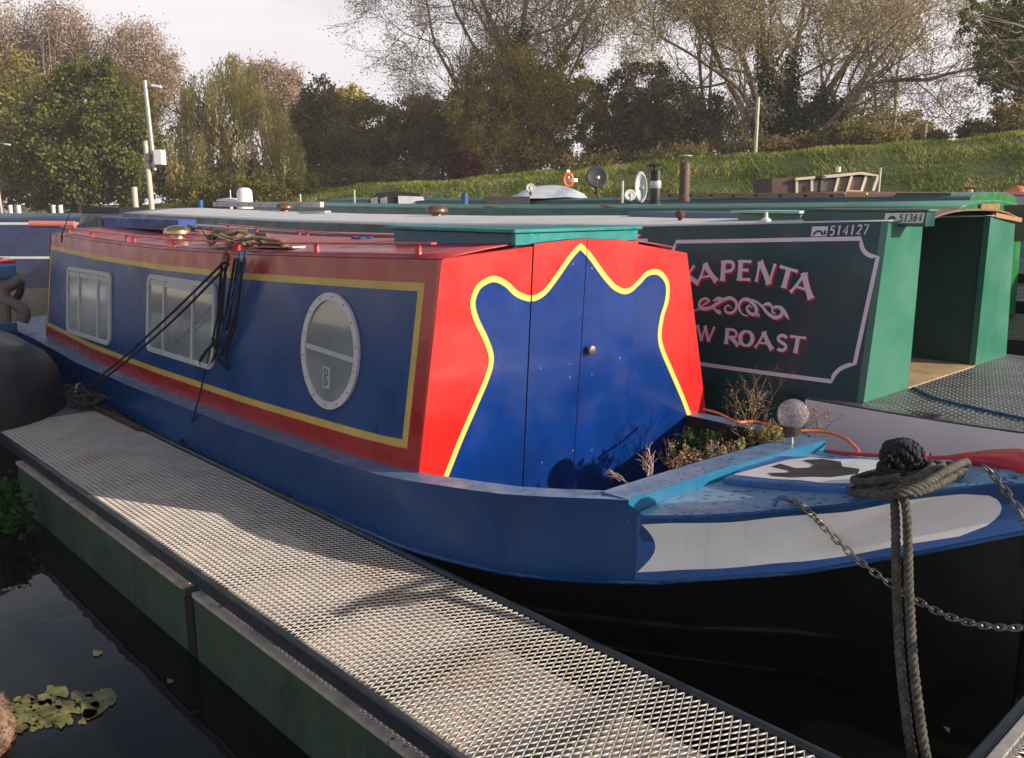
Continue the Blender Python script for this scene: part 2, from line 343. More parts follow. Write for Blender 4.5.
# cabin
def xf(v): return lerp(-3.23, -3.15, v)
def side(X, z, off=0.0):
    v = min(1.05, max(-.05, (z-zg(X))/(zr(X)-zg(X)))); return np.array([X, 2.425+.10*v-off, z])
def sidev(X, v, off=0.0): return side(X, lerp(zg(X), zr(X), v), off)
mb = MB(); XR0 = -9.02
def strip(v0, v1, a0, a1, mi, n=26):
    # a = fraction of run along the side, in metres from either end
    rows = []
    for i in range(n+1):
        r = []
        for v in (v0, (v0+v1)/2, v1):
            xa = XR0+lerp(0, .12, v)+a0; xb = xf(v)-a1; x = lerp(xa, xb, i/n); r.append(sidev(x, v))
        rows.append(r)
    mb.grid(rows, mi)
def vstrip(v0, v1, e0, e1, mi, front=True):
    rows = []
    for i in range(9):
        v = lerp(v0, v1, i/8)
        if front: xa, xb = xf(v)-e1, xf(v)-e0
        else: b = XR0+lerp(0, .12, v); xa, xb = b+e0, b+e1
        rows.append([sidev(xa, v), sidev(xb, v)])
    mb.grid(rows, mi)
B = .115; Yw = .045; v0, v1, v2, v3 = .105, .145, .85, .888
strip(-.03, v0, 0, 0, 0); strip(v3, 1, 0, 0, 0)
strip(v0, v1, .03, B, 1); strip(v2, v3, .03, B, 1)
vstrip(v0, v3, 0, B, 0); vstrip(v1, v2, B, B+Yw, 1)
vstrip(v0, v3, 0, .03, 1, False)
strip(v1, v2, .03, B+Yw, 2)
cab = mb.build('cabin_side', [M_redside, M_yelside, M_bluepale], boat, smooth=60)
# back bulkhead plane helper for the front
P0 = np.array([-3.23, 2.425, .757]); PB = np.array([-3.0, 4.28, .757]); PT = np.array([-3.15, 2.525, 1.751])
ex = PB-P0; ex /= np.linalg.norm(ex); tmp = PT-P0; nrm = np.cross(ex, tmp); nrm /= np.linalg.norm(nrm)
if nrm[0] < 0: nrm = -nrm
ey = np.cross(nrm, ex); ey = ey if ey[2] > 0 else -ey
def BP(px, py):
    d = ray(px, py); t = ((P0-CAM)@nrm)/(d@nrm); p = CAM+d*t-P0; return (p@ex, p@ey)
def BW(u, v, off=0.0): return P0+ex*u+ey*v+nrm*off
seams = [BP(528, 360)[0], BP(579.5, 360)[0], BP(629.5, 360)[0]]
TLu, TLv = BP(442, 259); TRu, TRv = BP(687, 253); BRu, BRv = BP(706, 412)
topv = lambda u: float(np.interp(u, [TLu, BP(528,247)[0], BP(579,240)[0], BP(629,243)[0], TRu], [TLv, BP(528,247)[1], BP(579,241)[1], BP(629,242.5)[1], TRv]))
BOT = -.36
def lu(v): return np.interp(v, [BOT, 0, TLv], [0, 0, TLu])
def ru(v): return np.interp(v, [BOT, BRv, TRv], [BRu, BRu, TRu])
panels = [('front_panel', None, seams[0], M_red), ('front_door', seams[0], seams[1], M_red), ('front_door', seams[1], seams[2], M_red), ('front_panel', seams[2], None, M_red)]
g = .0025; fr = []
for k, (nm, a, b, m) in enumerate(panels):
    if a is None: pl = [(0, BOT), (0, 0), (TLu, TLv)]+[(u, topv(u)) for u in np.linspace(TLu+.05, b-g, 5)]+[(b-g, BOT)]
    elif b is None: pl = [(a+g, BOT)]+[(u, topv(u)) for u in np.linspace(a+g, TRu-.05, 5)]+[(TRu, TRv), (BRu, BRv), (BRu, BOT)]
    else: pl = [(a+g, BOT)]+[(u, topv(u)+.012) for u in np.linspace(a+g, b-g, 4)]+[(b-g, BOT)]
    off = .004 if nm == 'front_door' else 0
    mb = MB(); mb.prism([BW(u, v, off) for u, v in pl], -nrm*.03); nt_ = len(mb.f)-len(pl); mb.m = [0]*nt_+[1 if (nm == 'front_door' or (k == 0 and j == len(pl)-2) or (k == 3 and j == len(pl)-1)) else 0 for j in range(len(pl))]
    fr.append((mb.build(nm, [m, M_dark], boat), off, a if a is not None else -9, b if b is not None else 9))
mb = MB(); mb.prism([BW(u, v, -.032) for u, v in [(.02, BOT), (.04, .2), (TLu+.03, TLv-.02), (TRu-.03, TRv-.03), (BRu-.03, BOT)]], -nrm*.02); mb.build('bulkhead_backing', M_dark, boat)
outl = [(75,680),(110,592),(150,500),(183,420),(192,372),(178,325),(152,270),(142,225),(155,185),(180,165),(205,160),(235,175),(262,200),(300,212),(335,195),(370,150),(405,100),(432,70),(460,100),(500,155),(530,185),(560,192),(590,170),(615,145),(645,142),(668,170),(668,215),(655,260),(648,310),(655,350),(680,410),(710,480),(740,560),(785,680)]
uv = [BP(420+x/2.707, 220+y/2.707) for x, y in outl]
a, b = uv[0], uv[1]; lo = (a[0]-(b[0]-a[0])*.5*1.3, a[1]-(b[1]-a[1])*.5*1.3)
a, b = uv[-1], uv[-2]; ro = (a[0]-(b[0]-a[0])*.9, a[1]-(b[1]-a[1])*.9)
def csp(pts, k):
    q = smoothpath([(p[0], p[1], 0) for p in pts], k); return [(p[0], p[1]) for p in q]
i_pk = 17; left = csp([lo]+uv[:i_pk+1], 5); right = csp(uv[i_pk:]+[ro], 5)
line = left+right[1:]
def clip(poly, u0, u1):
    for s, U0 in ((1, u0), (-1, u1)):
        out = []
        for i in range(len(poly)):
            p, q = poly[i], poly[(i+1) % len(poly)]; ip = s*(p[0]-U0) >= 0; iq = s*(q[0]-U0) >= 0
            if ip: out.append(p)
            if ip != iq: t = (U0-p[0])/(q[0]-p[0]); out.append((U0, lerp(p[1], q[1], t)))
        poly = out
        if len(poly) < 3: return []
    return poly
full = line+[(ro[0], BOT+.01), (lo[0], BOT+.01)]
tris = [[full[i] for i in t] for t in geometry.tessellate_polygon([[Vector((p[0], p[1], 0)) for p in full]])]
rib = []; wl = .03
nrmls = []
for i, p in enumerate(line):
    a = line[max(i-1, 0)]; b = line[min(i+1, len(line)-1)]; d = np.array(b)-np.array(a); d /= np.linalg.norm(d); nrmls.append(np.array([-d[1], d[0]]))
for i in range(len(line)-1):
    w0 = w1 = wl/2
    if abs(i-len(left)+1) < 1: pass
    p, q = np.array(line[i]), np.array(line[i+1]); rib.append([tuple(p-nrmls[i]*w0), tuple(q-nrmls[i+1]*w1), tuple(q+nrmls[i+1]*w1), tuple(p+nrmls[i]*w0)])
for ob, off, a, b in fr:
    mb = MB()
    for t in tris:
        c = clip(t, a+g, b-g)
        if c: mb.add([BW(u, v, off+.0015) for u, v in c], [tuple(range(len(c)))])
    mb.build('blue_field', M_blue, ob)
    mb = MB()
    for t in rib:
        c = clip(t, a+g, b-g)
        if c: mb.add([BW(u, v, off+.003) for u, v in c], [tuple(range(len(c)))])
    mb.build('yellow_line', M_yellow, ob)
ku, kv = BP(588, 349)
mb = MB(); c = BW(ku, kv, .004)
mb.tube([c-nrm*.002, c+nrm*.018], .012, 10); mb.tube([c+nrm*.018, c+nrm*.024, c+nrm*.034, c+nrm*.038], [.018, .026, .023, .009], 16)
mb.build('door_knob', mat('knob_pewter', (.25,.2,.18), .35, .7), fr[2][0], smooth=50)
for ob in (1, 2):
    for (px, py) in ([(540,368),(569,364),(572,450),(541,462),(569,377),(572,264)] if ob == 1 else [(591,268),(620,266),(619,358),(591,374),(591,450),(618,443)]):
        u, v = BP(px, py); c = BW(u, v, .0045); mb = MB(); mb.tube([c, c+nrm*.003], .004, 6); mb.build('screw_head', M_steel, fr[ob][0])
# roof
mb = MB(); rows = []; X = list(np.linspace(-8.9, -3.18, 24))
def roofz(x, y): k = (y-YC)/.83; return zr(x)+.07*(1-min(1, k*k))
def roofx(x, k): return x if x < -3.3 else lerp(-3.15, -3.10, (k+1)/2)
for x in X: rows.append([(roofx(x, k), YC+.83*k, zr(x)+.07*(1-k*k)) for k in np.linspace(-1, 1, 13)])
mb.grid(rows); roof = mb.build('roof', M_redfade, boat, smooth=40, solid=.008)
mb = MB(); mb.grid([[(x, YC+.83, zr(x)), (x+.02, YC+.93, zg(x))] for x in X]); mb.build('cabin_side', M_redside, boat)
mb = MB(); mb.add([(-8.9, YC-.83, zr(-8.9)), (-8.9, YC+.83, zr(-8.9)), (-9.02, YC+.93, .76), (-9.02, YC-.93, .76)], [(0,1,2,3)]); mb.build('rear_bulkhead', M_redside, boat)
# windows
def rrect(x0, x1, z0, z1, r, n=5):
    out = []
    for cx, cz, a in ((x1-r, z1-r, 0), (x0+r, z1-r, 90), (x0+r, z0+r, 180), (x1-r, z0+r, 270)):
        for k in range(n+1): t = math.radians(a+90*k/n); out.append((cx+r*math.cos(t), cz+r*math.sin(t)))
    return out
def ring(mb, outer, inner, o0, o1, fn=side, mi=None):
    n = len(outer); vs = [fn(*p, o0) for p in outer]+[fn(*p, o1) for p in outer]+[fn(*p, o1) for p in inner]+[fn(*p, o0) for p in inner]
    fs = []
    for i in range(n):
        j = (i+1) % n
        for a in range(3): fs.append((a*n+i, a*n+j, (a+1)*n+j, (a+1)*n+i))
    mb.add(vs, fs, mi)
def plate(mb, pts, o, fn=side, mi=None, th=.002): mb.prism([fn(*p, o) for p in pts], (0, -th, 0), mi)
for (x0, x1, z0, z1, mul, lab) in ((-8.40, -7.33, .868, 1.452, (.3, .72), None), (-6.58, -5.45, .925, 1.49, (.27, .7), None)):
    mb = MB(); o = rrect(x0, x1, z0, z1, .07); ring(mb, o, rrect(x0+.034, x1-.034, z0+.034, z1-.034, .05), 0, .018)
    w = mb.build('window', M_frame, boat, bevel=.003)
    mb = MB(); plate(mb, rrect(x0+.03, x1-.03, z0+.03, z1-.03, .05), .004); mb.build('pane', M_pane, w)
    mb = MB()
    for t in mul:
        xm = lerp(x0, x1, t); mb.hexa([side(xm-.013, z0+.03, .004), side(xm+.013, z0+.03, .004), side(xm+.013, z0+.03, .016), side(xm-.013, z0+.03, .016), side(xm-.013, z1-.03, .004), side(xm+.013, z1-.03, .004), side(xm+.013, z1-.03, .016), side(xm-.013, z1-.03, .016)])
    mb.hexa([side(x0+.03, z1-.075, .004), side(x1-.03, z1-.075, .004), side(x1-.03, z1-.075, .012), side(x0+.03, z1-.075, .012), side(x0+.03, z1-.04, .004), side(x1-.03, z1-.04, .004), side(x1-.03, z1-.04, .012), side(x0+.03, z1-.04, .012)])
    mb.build('glazing_bar', M_frame, w)
el = lambda a, b: [(-4.06+a*math.cos(t), 1.222+b*math.sin(t)) for t in np.linspace(0, 2*PI, 41)[:-1]]
mb = MB(); ring(mb, el(.285, .312), el(.245, .272), 0, .016); po = mb.build('porthole', mat('porthole_frame', (.62,.58,.58), .45, var=.1), boat, smooth=40)
mb = MB(); plate(mb, el(.25, .277), .004); mb.build('pane', M_pane, po)
mb = MB(); mb.hexa([side(x, z, o) for x, z, o in ((-4.3,1.215,.005),(-3.82,1.19,.005),(-3.82,1.19,.014),(-4.3,1.215,.014),(-4.3,1.24,.005),(-3.82,1.215,.005),(-3.82,1.215,.014),(-4.3,1.24,.014))]); mb.build('glazing_bar', M_frame, po)
def sticker():
    mb = MB(); q = [(-4.115,1.02),(-4.045,1.02),(-4.045,1.135),(-4.115,1.135)]; mb.prism([side(x, z, .0068) for x, z in q], (0,-.001,0)); mb.build('sticker', mat('sticker_pale', (.5,.52,.55), .6), po)
    mb = MB(); mb.grid([[side(x, z, .0082) for z in (1.03,1.125)] for x in (-4.105,-4.09)])
    for z0 in (1.03, 1.08):
        o_ = [side(-4.09+.03*math.cos(a), z0+.0225+.0225*math.sin(a), .0084) for a in np.linspace(PI/2, -PI/2, 9)]; i_ = [side(-4.09+.014*math.cos(a), z0+.0225+.011*math.sin(a), .0084) for a in np.linspace(PI/2, -PI/2, 9)]
        mb.add(o_+i_, [(i, i+1, 10+i, 9+i) for i in range(8)])
    mb.build('sticker_letter', mat('sticker_grey', (.12,.15,.18), .6), po)
sticker()
for k in range(14): t = 2*PI*(k+.4)/14; p = side(-4.06+.265*math.cos(t), 1.222+.292*math.sin(t), .015); mb = MB(); mb.tube([p, p+np.array([0,-.003,0])], .005, 6); mb.build('rivet', M_bronze, po)
# handrails
for sg in (-1, 1):
    mb = MB(); X = np.linspace(-8.8, -3.3, 40)
    f = lambda x: np.array([x, YC+sg*.76, zr(x)+.012+.055])
    for i in range(39): mb.beam(f(X[i]), f(X[i+1]+.004), .035, .011)
    for x in (-8.6, -8.0, -7.2, -7.05, -6.3, -5.3, -4.35, -3.42): mb.box((x-.018, YC+sg*.76-.008, zr(x)), (x+.018, YC+sg*.76+.008, zr(x)+.062))
    mb.build('handrail', M_railred, boat, bevel=.002)
# teal sliding hatch
def rz(x, y): return roofz(x, y)
h0, h1 = 2.93, 3.86
mb = MB(); mb.box((-4.12, h0+.02, 1.74), (-3.13, h0+.32, 1.858)); mb.box((-3.6, h0+.3, 1.76), (-3.13, h1-.02, 1.858)); hb = mb.build('sliding_hatch', [M_tealshade], boat, bevel=.006)
mb = MB(); mb.box((-4.15, h0-.02, 1.858), (-3.085, h0+.34, 1.876)); mb.box((-3.62, h0+.34, 1.858), (-3.085, h1+.02, 1.876)); mb.build('hatch_lid', M_teal, hb, bevel=.004)
mb = MB(); mb.box((-3.128, h0, 1.80), (-3.10, h1, 1.857)); mb.build('hatch_front', M_teal, hb, bevel=.003)
# rear blue hatch
a = aty(104, 233, 3.0); b = aty(178, 230, 3.0)
mb = MB(); x0, x1 = a[0], b[0]; zz = roofz(x0, 3.0)
mb.box((x0, 3.0, zz-.01), (x1, 3.16, zz+.085)); mb.build('rear_hatch', mat('hatch_blue', (.008,.05,.24), .45, var=.2, coat=.0, spec=.3, bump=.05), boat, bevel=.008)
mb = MB(); mb.hexa([(x0-.75, 3.0, zz-.01), (x0-.03, 3.0, zz-.01), (x0-.03, 3.2, zz-.01), (x0-.75, 3.2, zz-.01), (x0-.75, 3.05, zz+.11), (x0-.03, 3.0, zz+.09), (x0-.03, 3.2, zz+.09), (x0-.75, 3.2, zz+.11)]); mb.build('rear_slide', mat('slide_dark', (.02,.025,.04), .5), boat, bevel=.006)
def mushroom(x, y, z, r, m, par, name='roof_vent'):
    mb = MB(); mb.lathe([(r*.55, -.03), (r*.5, .0), (r*.45, .3*r), (r*.98, .36*r), (r, .5*r), (r*.9, .72*r), (r*.6, .9*r), (r*.2, .98*r), (.002, r)], (x, y, z), 24)
    return mb.build(name, m, par, smooth=50)
p = aty(178, 240, 2.85); mushroom(p[0], 2.85, roofz(p[0], 2.85)+.0, .105, M_brass, boat)
# ------------------------------------------------------------ finger pontoon
M_grate = mat('grating_galvanised', (.64,.58,.53), .5, .2, var=.12, vscale=6, fade=(.5,.38,.26), fade_amt=.3, bump=.1)
M_rail = mat('pontoon_rail_grey', (.035,.045,.055), .42, .3, var=.25, vscale=8, bump=.1, chip=(.1,.07,.05), chip_amt=.06, chip_scale=20)
M_float = mat('float_green_concrete', (.035,.068,.042), .75, var=.35, vscale=2.5, bump=.35, bscale=30, streak=.5, streak_col=(.075,.10,.06), fade=(.09,.085,.05), fade_amt=.2, chip=(.02,.03,.025), chip_amt=.18, chip_scale=8)
M_ftop = mat('float_top_sandy', (.44,.37,.31), .85, var=.3, vscale=12, bump=.3, chip=(.08,.07,.055), chip_amt=.2, chip_scale=9)
M_plate = mat('pontoon_end_plate', (.2,.2,.22), .5, .3, var=.3, vscale=5, bump=.15, chip=(.35,.33,.33), chip_amt=.08, chip_scale=14, fade=(.12,.1,.1), fade_amt=.4)
pon = empty('finger_pontoon', (-4.2, 1.85, 0), 'narrow floating pontoon decked in silver expanded mesh beside the blue hull', 'pontoon')
def grating(x0, x1, y0, y1, z, lx, ly, swap=False, w=.0030, h=.0035):
    nx = int((x1-x0)/lx); ny = int(round((y1-y0)/ly)); V = []; Fq = []
    seg = []
    for i in range(nx+1):
        for s in (-1, 1):
            for j in range(ny*2):
                ya = y0+j*ly/2; yb = ya+ly/2
                o = (j % 2); xa = x0+(i+.5)*lx+s*lx*.5*o; xb = x0+(i+.5)*lx+s*lx*.5*(1-o)
                seg.append((xa, ya, xb, yb))
    S = np.array(seg); a = np.stack([S[:, 0], S[:, 1], np.full(len(S), z)], 1); b = np.stack([S[:, 2], S[:, 3], np.full(len(S), z)], 1)
    d = b-a; d /= np.linalg.norm(d, axis=1)[:, None]; sd = np.stack([d[:, 1], -d[:, 0], np.zeros(len(S))], 1)*w/2
    a = a-d*.0015; b = b+d*.0015
    t = np.array([0, 0, h]); tl = np.sign(d[:, :1])*np.array([[0, 0, .0012]])
    c = [a-sd-t, a+sd-t, b+sd-t, b-sd-t, a-sd+tl, a+sd-tl, b+sd-tl, b-sd+tl]
    V = np.stack(c, 1).reshape(-1, 3)
    if swap: V = V[:, [1, 0, 2]]
    f = np.array([(4,5,6,7),(0,1,5,4),(1,2,6,5),(2,3,7,6),(3,0,4,7)]); n = len(S)
    Fq = (np.arange(n)[:, None, None]*8+f[None]).reshape(-1, 4)
    return V, Fq
GX0 = -7.15
V, Fq = grating(GX0, -.86, 1.5, 2.245, .4, .031, .0573)
npmesh('deck_mesh', V, Fq, M_grate, pon)
mb = MB(); mb.beam((-7.8, 1.478, .372), (-.84, 1.478, .372), .03, .07); mb.build('edge_rail', M_rail, pon, bevel=.008)
mb = MB(); mb.tube([(-7.8, 2.285, .385), (-.84, 2.285, .385)], .018, 10); mb.box((-7.8, 2.262, .33), (-.84, 2.272, .378)); mb.build('edge_rail', M_rail, pon, smooth=50)
for x in np.arange(-7.1, -.9, .6): mb = MB(); mb.box((x-.02, 1.495, .335), (x+.02, 2.262, .388)); mb.build('cross_bearer', M_rail, pon)
for (x0, x1) in ((-6.35, -3.69), (-3.6, -.95)):
    mb = MB(); mb.box((x0, 1.446, -.5), (x1, 2.12, .3)); fl = mb.build('float', M_float, pon, bevel=.012)
    mb = MB(); mb.box((x0+.01, 1.440, .3015), (x1-.01, 2.11, .322)); mb.build('float_top', M_ftop, fl)
mb = MB(); mb.box((-3.688, 1.445, -.4), (-3.602, 2.1, .27)); mb.build('float_coupling', M_dark, pon)
mb = MB(); mb.prism([(-7.83, 1.44, .392), (GX0, 1.47, .392), (GX0, 2.27, .392), (-7.6, 2.32, .392), (-7.83, 2.25, .392)], (0, 0, .012)); mb.build('end_plate', M_plate, pon, bevel=.004)
mb = MB(); mb.tube(smoothpath([atz(76, 399, .42), atz(98, 402, .44), atz(116, 413, .44), atz(135, 425, .41)], 5), .012, 8); mb.build('edge_hose', M_ropeb, pon, smooth=60)
# rusty bar
p0 = atz(90, 405, .42); p1 = atz(141, 429, .42)
mb = MB(); mb.tube([p0, p1], .021, 10); bar = mb.build('iron_bar', M_rust, smooth=50); tag(bar, 'short rusty iron bar lying along the far edge of the mesh pontoon', 'bar')
# main walkway (the camera stands on it)
wk = empty('walkway', (0, 3, 0), 'galvanised mesh walkway in the bottom right corner, with a pale channel edge', 'walkway')
V, Fq = grating(-1.2, 9.0, -.695, .9, .405, .031, .0578); V = V[:, [1, 0, 2]]; npmesh('deck_mesh', V, Fq, M_grate, wk)
mb = MB(); mb.box((-.78, -1.5, .30), (-.742, 9.3, .398)); mb.build('edge_channel', M_rail, wk, bevel=.006)
mb = MB(); mb.box((-.738, -1.5, .36), (-.70, 9.3, .405)); mb.box((.905, -1.5, .3), (.96, 9.3, .405)); mb.build('edge_strip', M_steel, wk, bevel=.004)
for y in np.arange(-1.3, 9.2, .7): mb = MB(); mb.box((-.7, y-.02, .33), (.92, y+.02, .39)); mb.build('cross_bearer', M_rail, wk)
for y in (-1.2, 4.2, 7.2):
    mb = MB(); mb.box((-.62, y, -.5), (.86, y+2.2, .28)); mb.build('float', M_float, wk, bevel=.02)
# ------------------------------------------------------------ water
def watermat():
    m = bpy.data.materials.new('water'); m.use_nodes = True; nt = m.node_tree; N = nt.nodes; L = nt.links; b = N['Principled BSDF']
    b.inputs['Base Color'].default_value = (.006, .006, .005, 1); b.inputs['Roughness'].default_value = .025; b.inputs['IOR'].default_value = 1.29
    tc = N.new('ShaderNodeTexCoord'); n = N.new('ShaderNodeTexNoise'); n.inputs['Scale'].default_value = 2.2; n.inputs['Detail'].default_value = 3; L.new(tc.outputs['Object'], n.inputs['Vector'])
    bp = N.new('ShaderNodeBump'); bp.inputs['Strength'].default_value = .10; bp.inputs['Distance'].default_value = .05; L.new(n.outputs[0], bp.inputs['Height']); L.new(bp.outputs[0], b.inputs['Normal'])
    return m
mb = MB(); mb.add([(-700, -700, 0), (700, -700, 0), (700, 700, 0), (-700, 700, 0)], [(0, 1, 2, 3)]); wt = mb.build('water', watermat()); tag(wt, kind='structure')
# floating things
M_lily = leafmat('floating_leaf', (.10,.11,.03), (.25,.24,.05), (.33,.25,.06), 0)
def leafpoly(c, r, ang, m, name, z):
    pts = []
    for k in range(9):
        t = 2*PI*k/9; rr = r*(1+.25*math.sin(3*t+ang))*(1 if k % 2 else .85); pts.append((c[0]+rr*math.cos(t+ang), c[1]+rr*.6*math.sin(t+ang), z))
    return pts
mb = MB(); tn = []
for i in range(120):
    px = random.uniform(-10, 112); yc = 716-(px-10)*.14; py = yc+random.gauss(0, 9*(1-max(0, px-60)/70)); z = .003+.0004*(i % 12)
    p = atz(px, py, 0); q = leafpoly(p, random.uniform(.02, .06), random.uniform(0, 6), None, '', z); mb.add(q, [tuple(range(9))])
M_weed = mat('floating_weed_green', (.09,.1,.025), .55, var=.6, vscale=14, col2=(.26,.24,.07), chip=(.05,.04,.02), chip_amt=.25, chip_scale=16)
o = mb.build('floating_weed', M_weed, fix=False); tag(o, kind='stuff', label='patch of yellow green weed and leaves floating on dark water', cat='weed')
for nm, px, py, r, lab, m in (('fallen_leaf', 97, 654, .035, 'small pale fallen leaf floating alone between the weed and the pontoon', mat('leaf_tan', (.4,.3,.15), .7)), ('fallen_leaf', 170, 682, .022, 'tiny faint fallen leaf floating close to the joint of the pontoon floats', mat('leaf_dull', (.16,.13,.1), .8))):
    p = atz(px, py, 0); mb = MB(); mb.prism(leafpoly(p, r, 1.0, m, '', .004), (0, 0, .002)); o = mb.build(nm, m); tag(o, lab, 'leaf', 'fallen leaves on the water')
M_paper = mat('paper_white', (.55,.55,.62), .8, var=.05)
pp = [(938,717),(950,712),(957,706),(962,714),(951,724),(949,733),(944,727)]
mb = MB(); mb.prism([atz(x, y, .004) for x, y in pp], (0, 0, .003)); o = mb.build('paper_scrap', M_paper); tag(o, 'torn white scrap floating on the dark water beside the hanging rope', 'scrap')
# coir fender at the left bottom corner
c = np.array([-3.69, .55, .0]); fd = empty('coir_fender', c, 'shaggy brown fibre fender floating at the very corner of the picture', 'fender')
mb = MB(); rows = []
for i in range(19):
    a = PI*i/18; rows.append([c+np.array([.30*math.cos(a), .17*math.sin(a)*math.cos(t)*(1+.05*math.sin(9*t+i)), .15*math.sin(a)*math.sin(t)*(1+.05*math.sin(7*t))]) for t in np.linspace(0, 2*PI, 25)])
mb.grid(rows); mb.build('body', mat('coir', (.12,.075,.055), .95, var=.4, vscale=18, bump=1.0, bscale=60, col2=(.4,.25,.17)), fd, smooth=180)
n = 2600; a = rng.uniform(0, PI, n); t = rng.uniform(0, PI*2, n); P = c+np.stack([.30*np.cos(a), .17*np.sin(a)*np.cos(t), .15*np.sin(a)*np.sin(t)], 1)
V, Fq = leaves(P, .045, aspect=.08); npmesh('fibres', V, Fq, leafmat('fibre', (.09,.05,.03), (.2,.12,.08), (.32,.21,.13), 0), fd, rng.uniform(0, 1, n))
# weed growing on the pontoon end
c0 = atz(12, 542, .1); P = []
for k in range(60):
    s = c0+np.array([random.uniform(-.5, .1), random.uniform(.02, .2), random.uniform(-.05, .2)]); P += [s+rng.normal(size=3)*.035 for _ in range(16)]
P = np.array(P); P[:, 2] = np.abs(P[:, 2])+.01; P = P[P[:, 0] < -5.72]
V, Fq = leaves(P, .045, aspect=.6); o = npmesh('waterside_weed', V, Fq, leafmat('weed', (.015,.045,.015), (.03,.09,.025), (.07,.15,.04), .2), None, rng.uniform(0, 1, len(P))); tag(o, 'leafy green weed growing out of the water at the pontoon float', 'weed')
# ------------------------------------------------------------ dark covered boat end beyond the pontoon
gb = empty('covered_boat', (-8.6, 1.2, 0), 'dark grey round-ended boat at the left edge, just past the pontoon', 'boat')
M_gb = mat('grey_hull_skin', (.028,.03,.034), .45, var=.2, vscale=2, bump=.1, bscale=12, chip=(.2,.19,.18), chip_amt=.08, chip_scale=16, coat=.1)
mb = MB(); rows = []
for i in range(13):
    u = i/12; z = lerp(-.3, 1.03, u); s = (1-(max(0, u-.05)/.96)**8)**.5 if u < 1 else .35
    row = []
    for k in range(25):
        a = PI*(k/24-.5); row.append((-8.12+1.25*s*math.cos(a)**.8 if abs(math.cos(a)) > 1e-6 else -8.12, 1.16+1.05*s*math.sin(a), z))
    row = [(-13.5, row[0][1], z)]+row+[(-13.5, row[-1][1], z)]
    rows.append(row)
mb.grid(rows); mb.add([(p[0], p[1], p[2]+.0) for p in rows[-1]], [tuple(range(len(rows[-1])))]); mb.build('hull', M_gb, gb, smooth=60)
p = aty(22, 350, 1.0)
mb = MB(); 
def gbs(a, z, off=.01):
    u = (z+.3)/1.33; s = (1-(max(0, u-.05)/.96)**8)**.5; a = math.radians(a)
    return np.array([-8.12+(1.25*s+off)*math.cos(a)**.8, 1.16+(1.05*s+off)*math.sin(a), z])
mb.tube(smoothpath([gbs(-10, z) for z in (.2, .5, .8, .93)], 5), .008, 6); mb.build('seam', M_steel, gb, smooth=60)
# ------------------------------------------------------------ ropes and gear at the pontoon end
def ropeobj(name, runs, r, m, label, cat, group=None, pitch=None, n=5):
    mb = MB()
    for q in runs: rope_mb(mb, q, r, pitch, n)
    o = mb.build(name, m, smooth=60, fix=False); tag(o, label, cat, group); return o
S = lambda px, py, off=.03: aty(px, py, 2.47-off)
kn = atz(78, 394, .47)
runs = []
for k in range(16):
    c = lerp(atz(50, 386, .52), atz(98, 402, .47), random.random()); q = []
    r0 = random.uniform(.04, .11); e = rng.normal(size=3); e /= np.linalg.norm(e); f = np.cross(e, rng.normal(size=3)); f /= np.linalg.norm(f)
    for t in np.linspace(0, 5.5, 8): q.append(c+(e*math.cos(t)*r0*1.5+f*math.sin(t)*r0)*np.array([1, 1, .4])+np.array([0, 0, random.uniform(-.01, .02)]))
    runs.append(q)
ropeobj('rope_bundle', runs, .009, M_rope, 'tangled grey green rope heaped on a ring at the far pontoon end', 'rope')
mb = MB(); c = atz(80, 398, .43)
mb.tube([c+np.array([.065*math.cos(t)*.7, -.065*math.cos(t)*.7, .065*math.sin(t)+.05]) for t in np.linspace(0, 2*PI, 17)], .012, 8); mb.box(c+np.array([-.06, -.06, -.028]), c+np.array([.06, .06, -.012]))
o = mb.build('mooring_ring', M_steel, smooth=50); tag(o, 'grey steel mooring ring on the end plate, under the rope heap', 'ring')
ropeobj('mooring_line', [[kn, lerp(kn, S(224,262,.05), .35)-U*.03, lerp(kn, S(224,262,.05), .7)-U*.025, S(224,262,.05)], [kn+np.array([.05,0,0]), lerp(kn, S(229,264,.05), .35)-U*.06, lerp(kn, S(229,264,.05), .7)-U*.05, S(229,264,.05)]], .0085, M_ropeb, 'doubled black mooring line running from the cabin roof down to the rope heap', 'rope')
ropeobj('tail_line', [[S(226,275), S(217,318), S(206,368), aty(197,405,2.27), atz(187,438,.41)]], .006, M_ropeb, 'single thin black line hanging past the windows to the pontoon edge', 'rope')
ropeobj('edge_lashing', [[atz(188,438,.40)+rng.normal(size=3)*.022 for _ in range(9)], [atz(186,430,.42), atz(192,447,.38), atz(181,441,.43), atz(190,434,.40)]], .011, M_ropeb, 'small black lashing knotted round the pontoon edge by the hull', 'rope')
ropeobj('hanging_coil', [[S(222,262), S(219,300), S(218,335), S(205,352), S(200,362), S(208,368), S(220,340), S(228,300), S(235,258)],
    [S(226,262), S(222,310), S(216,345), S(220,362), S(228,368), S(226,352), S(236,320), S(242,262)], [S(238,258), S(232,300), S(226,330), S(221,300), S(228,258)],
    [S(244,258), S(238,300), S(232,325), S(220,355), S(212,338)]], .0085, M_ropeb, 'loose loops of black rope hanging over the cabin side by the window', 'rope')
ropeobj('blue_line', [[S(240,252), S(238,275), S(231,300), S(222,340,.04)], [S(246,250), S(243,272), S(236,292), S(229,312)]], .008, M_ropeblue, 'short blue rope ends hanging among the black loops on the cabin side', 'rope')
rt = lambda px, py, y, dz=.02: (lambda p: np.array([p[0], y, roofz(p[0], y)+dz]))(aty(px, py, y))
runs = []
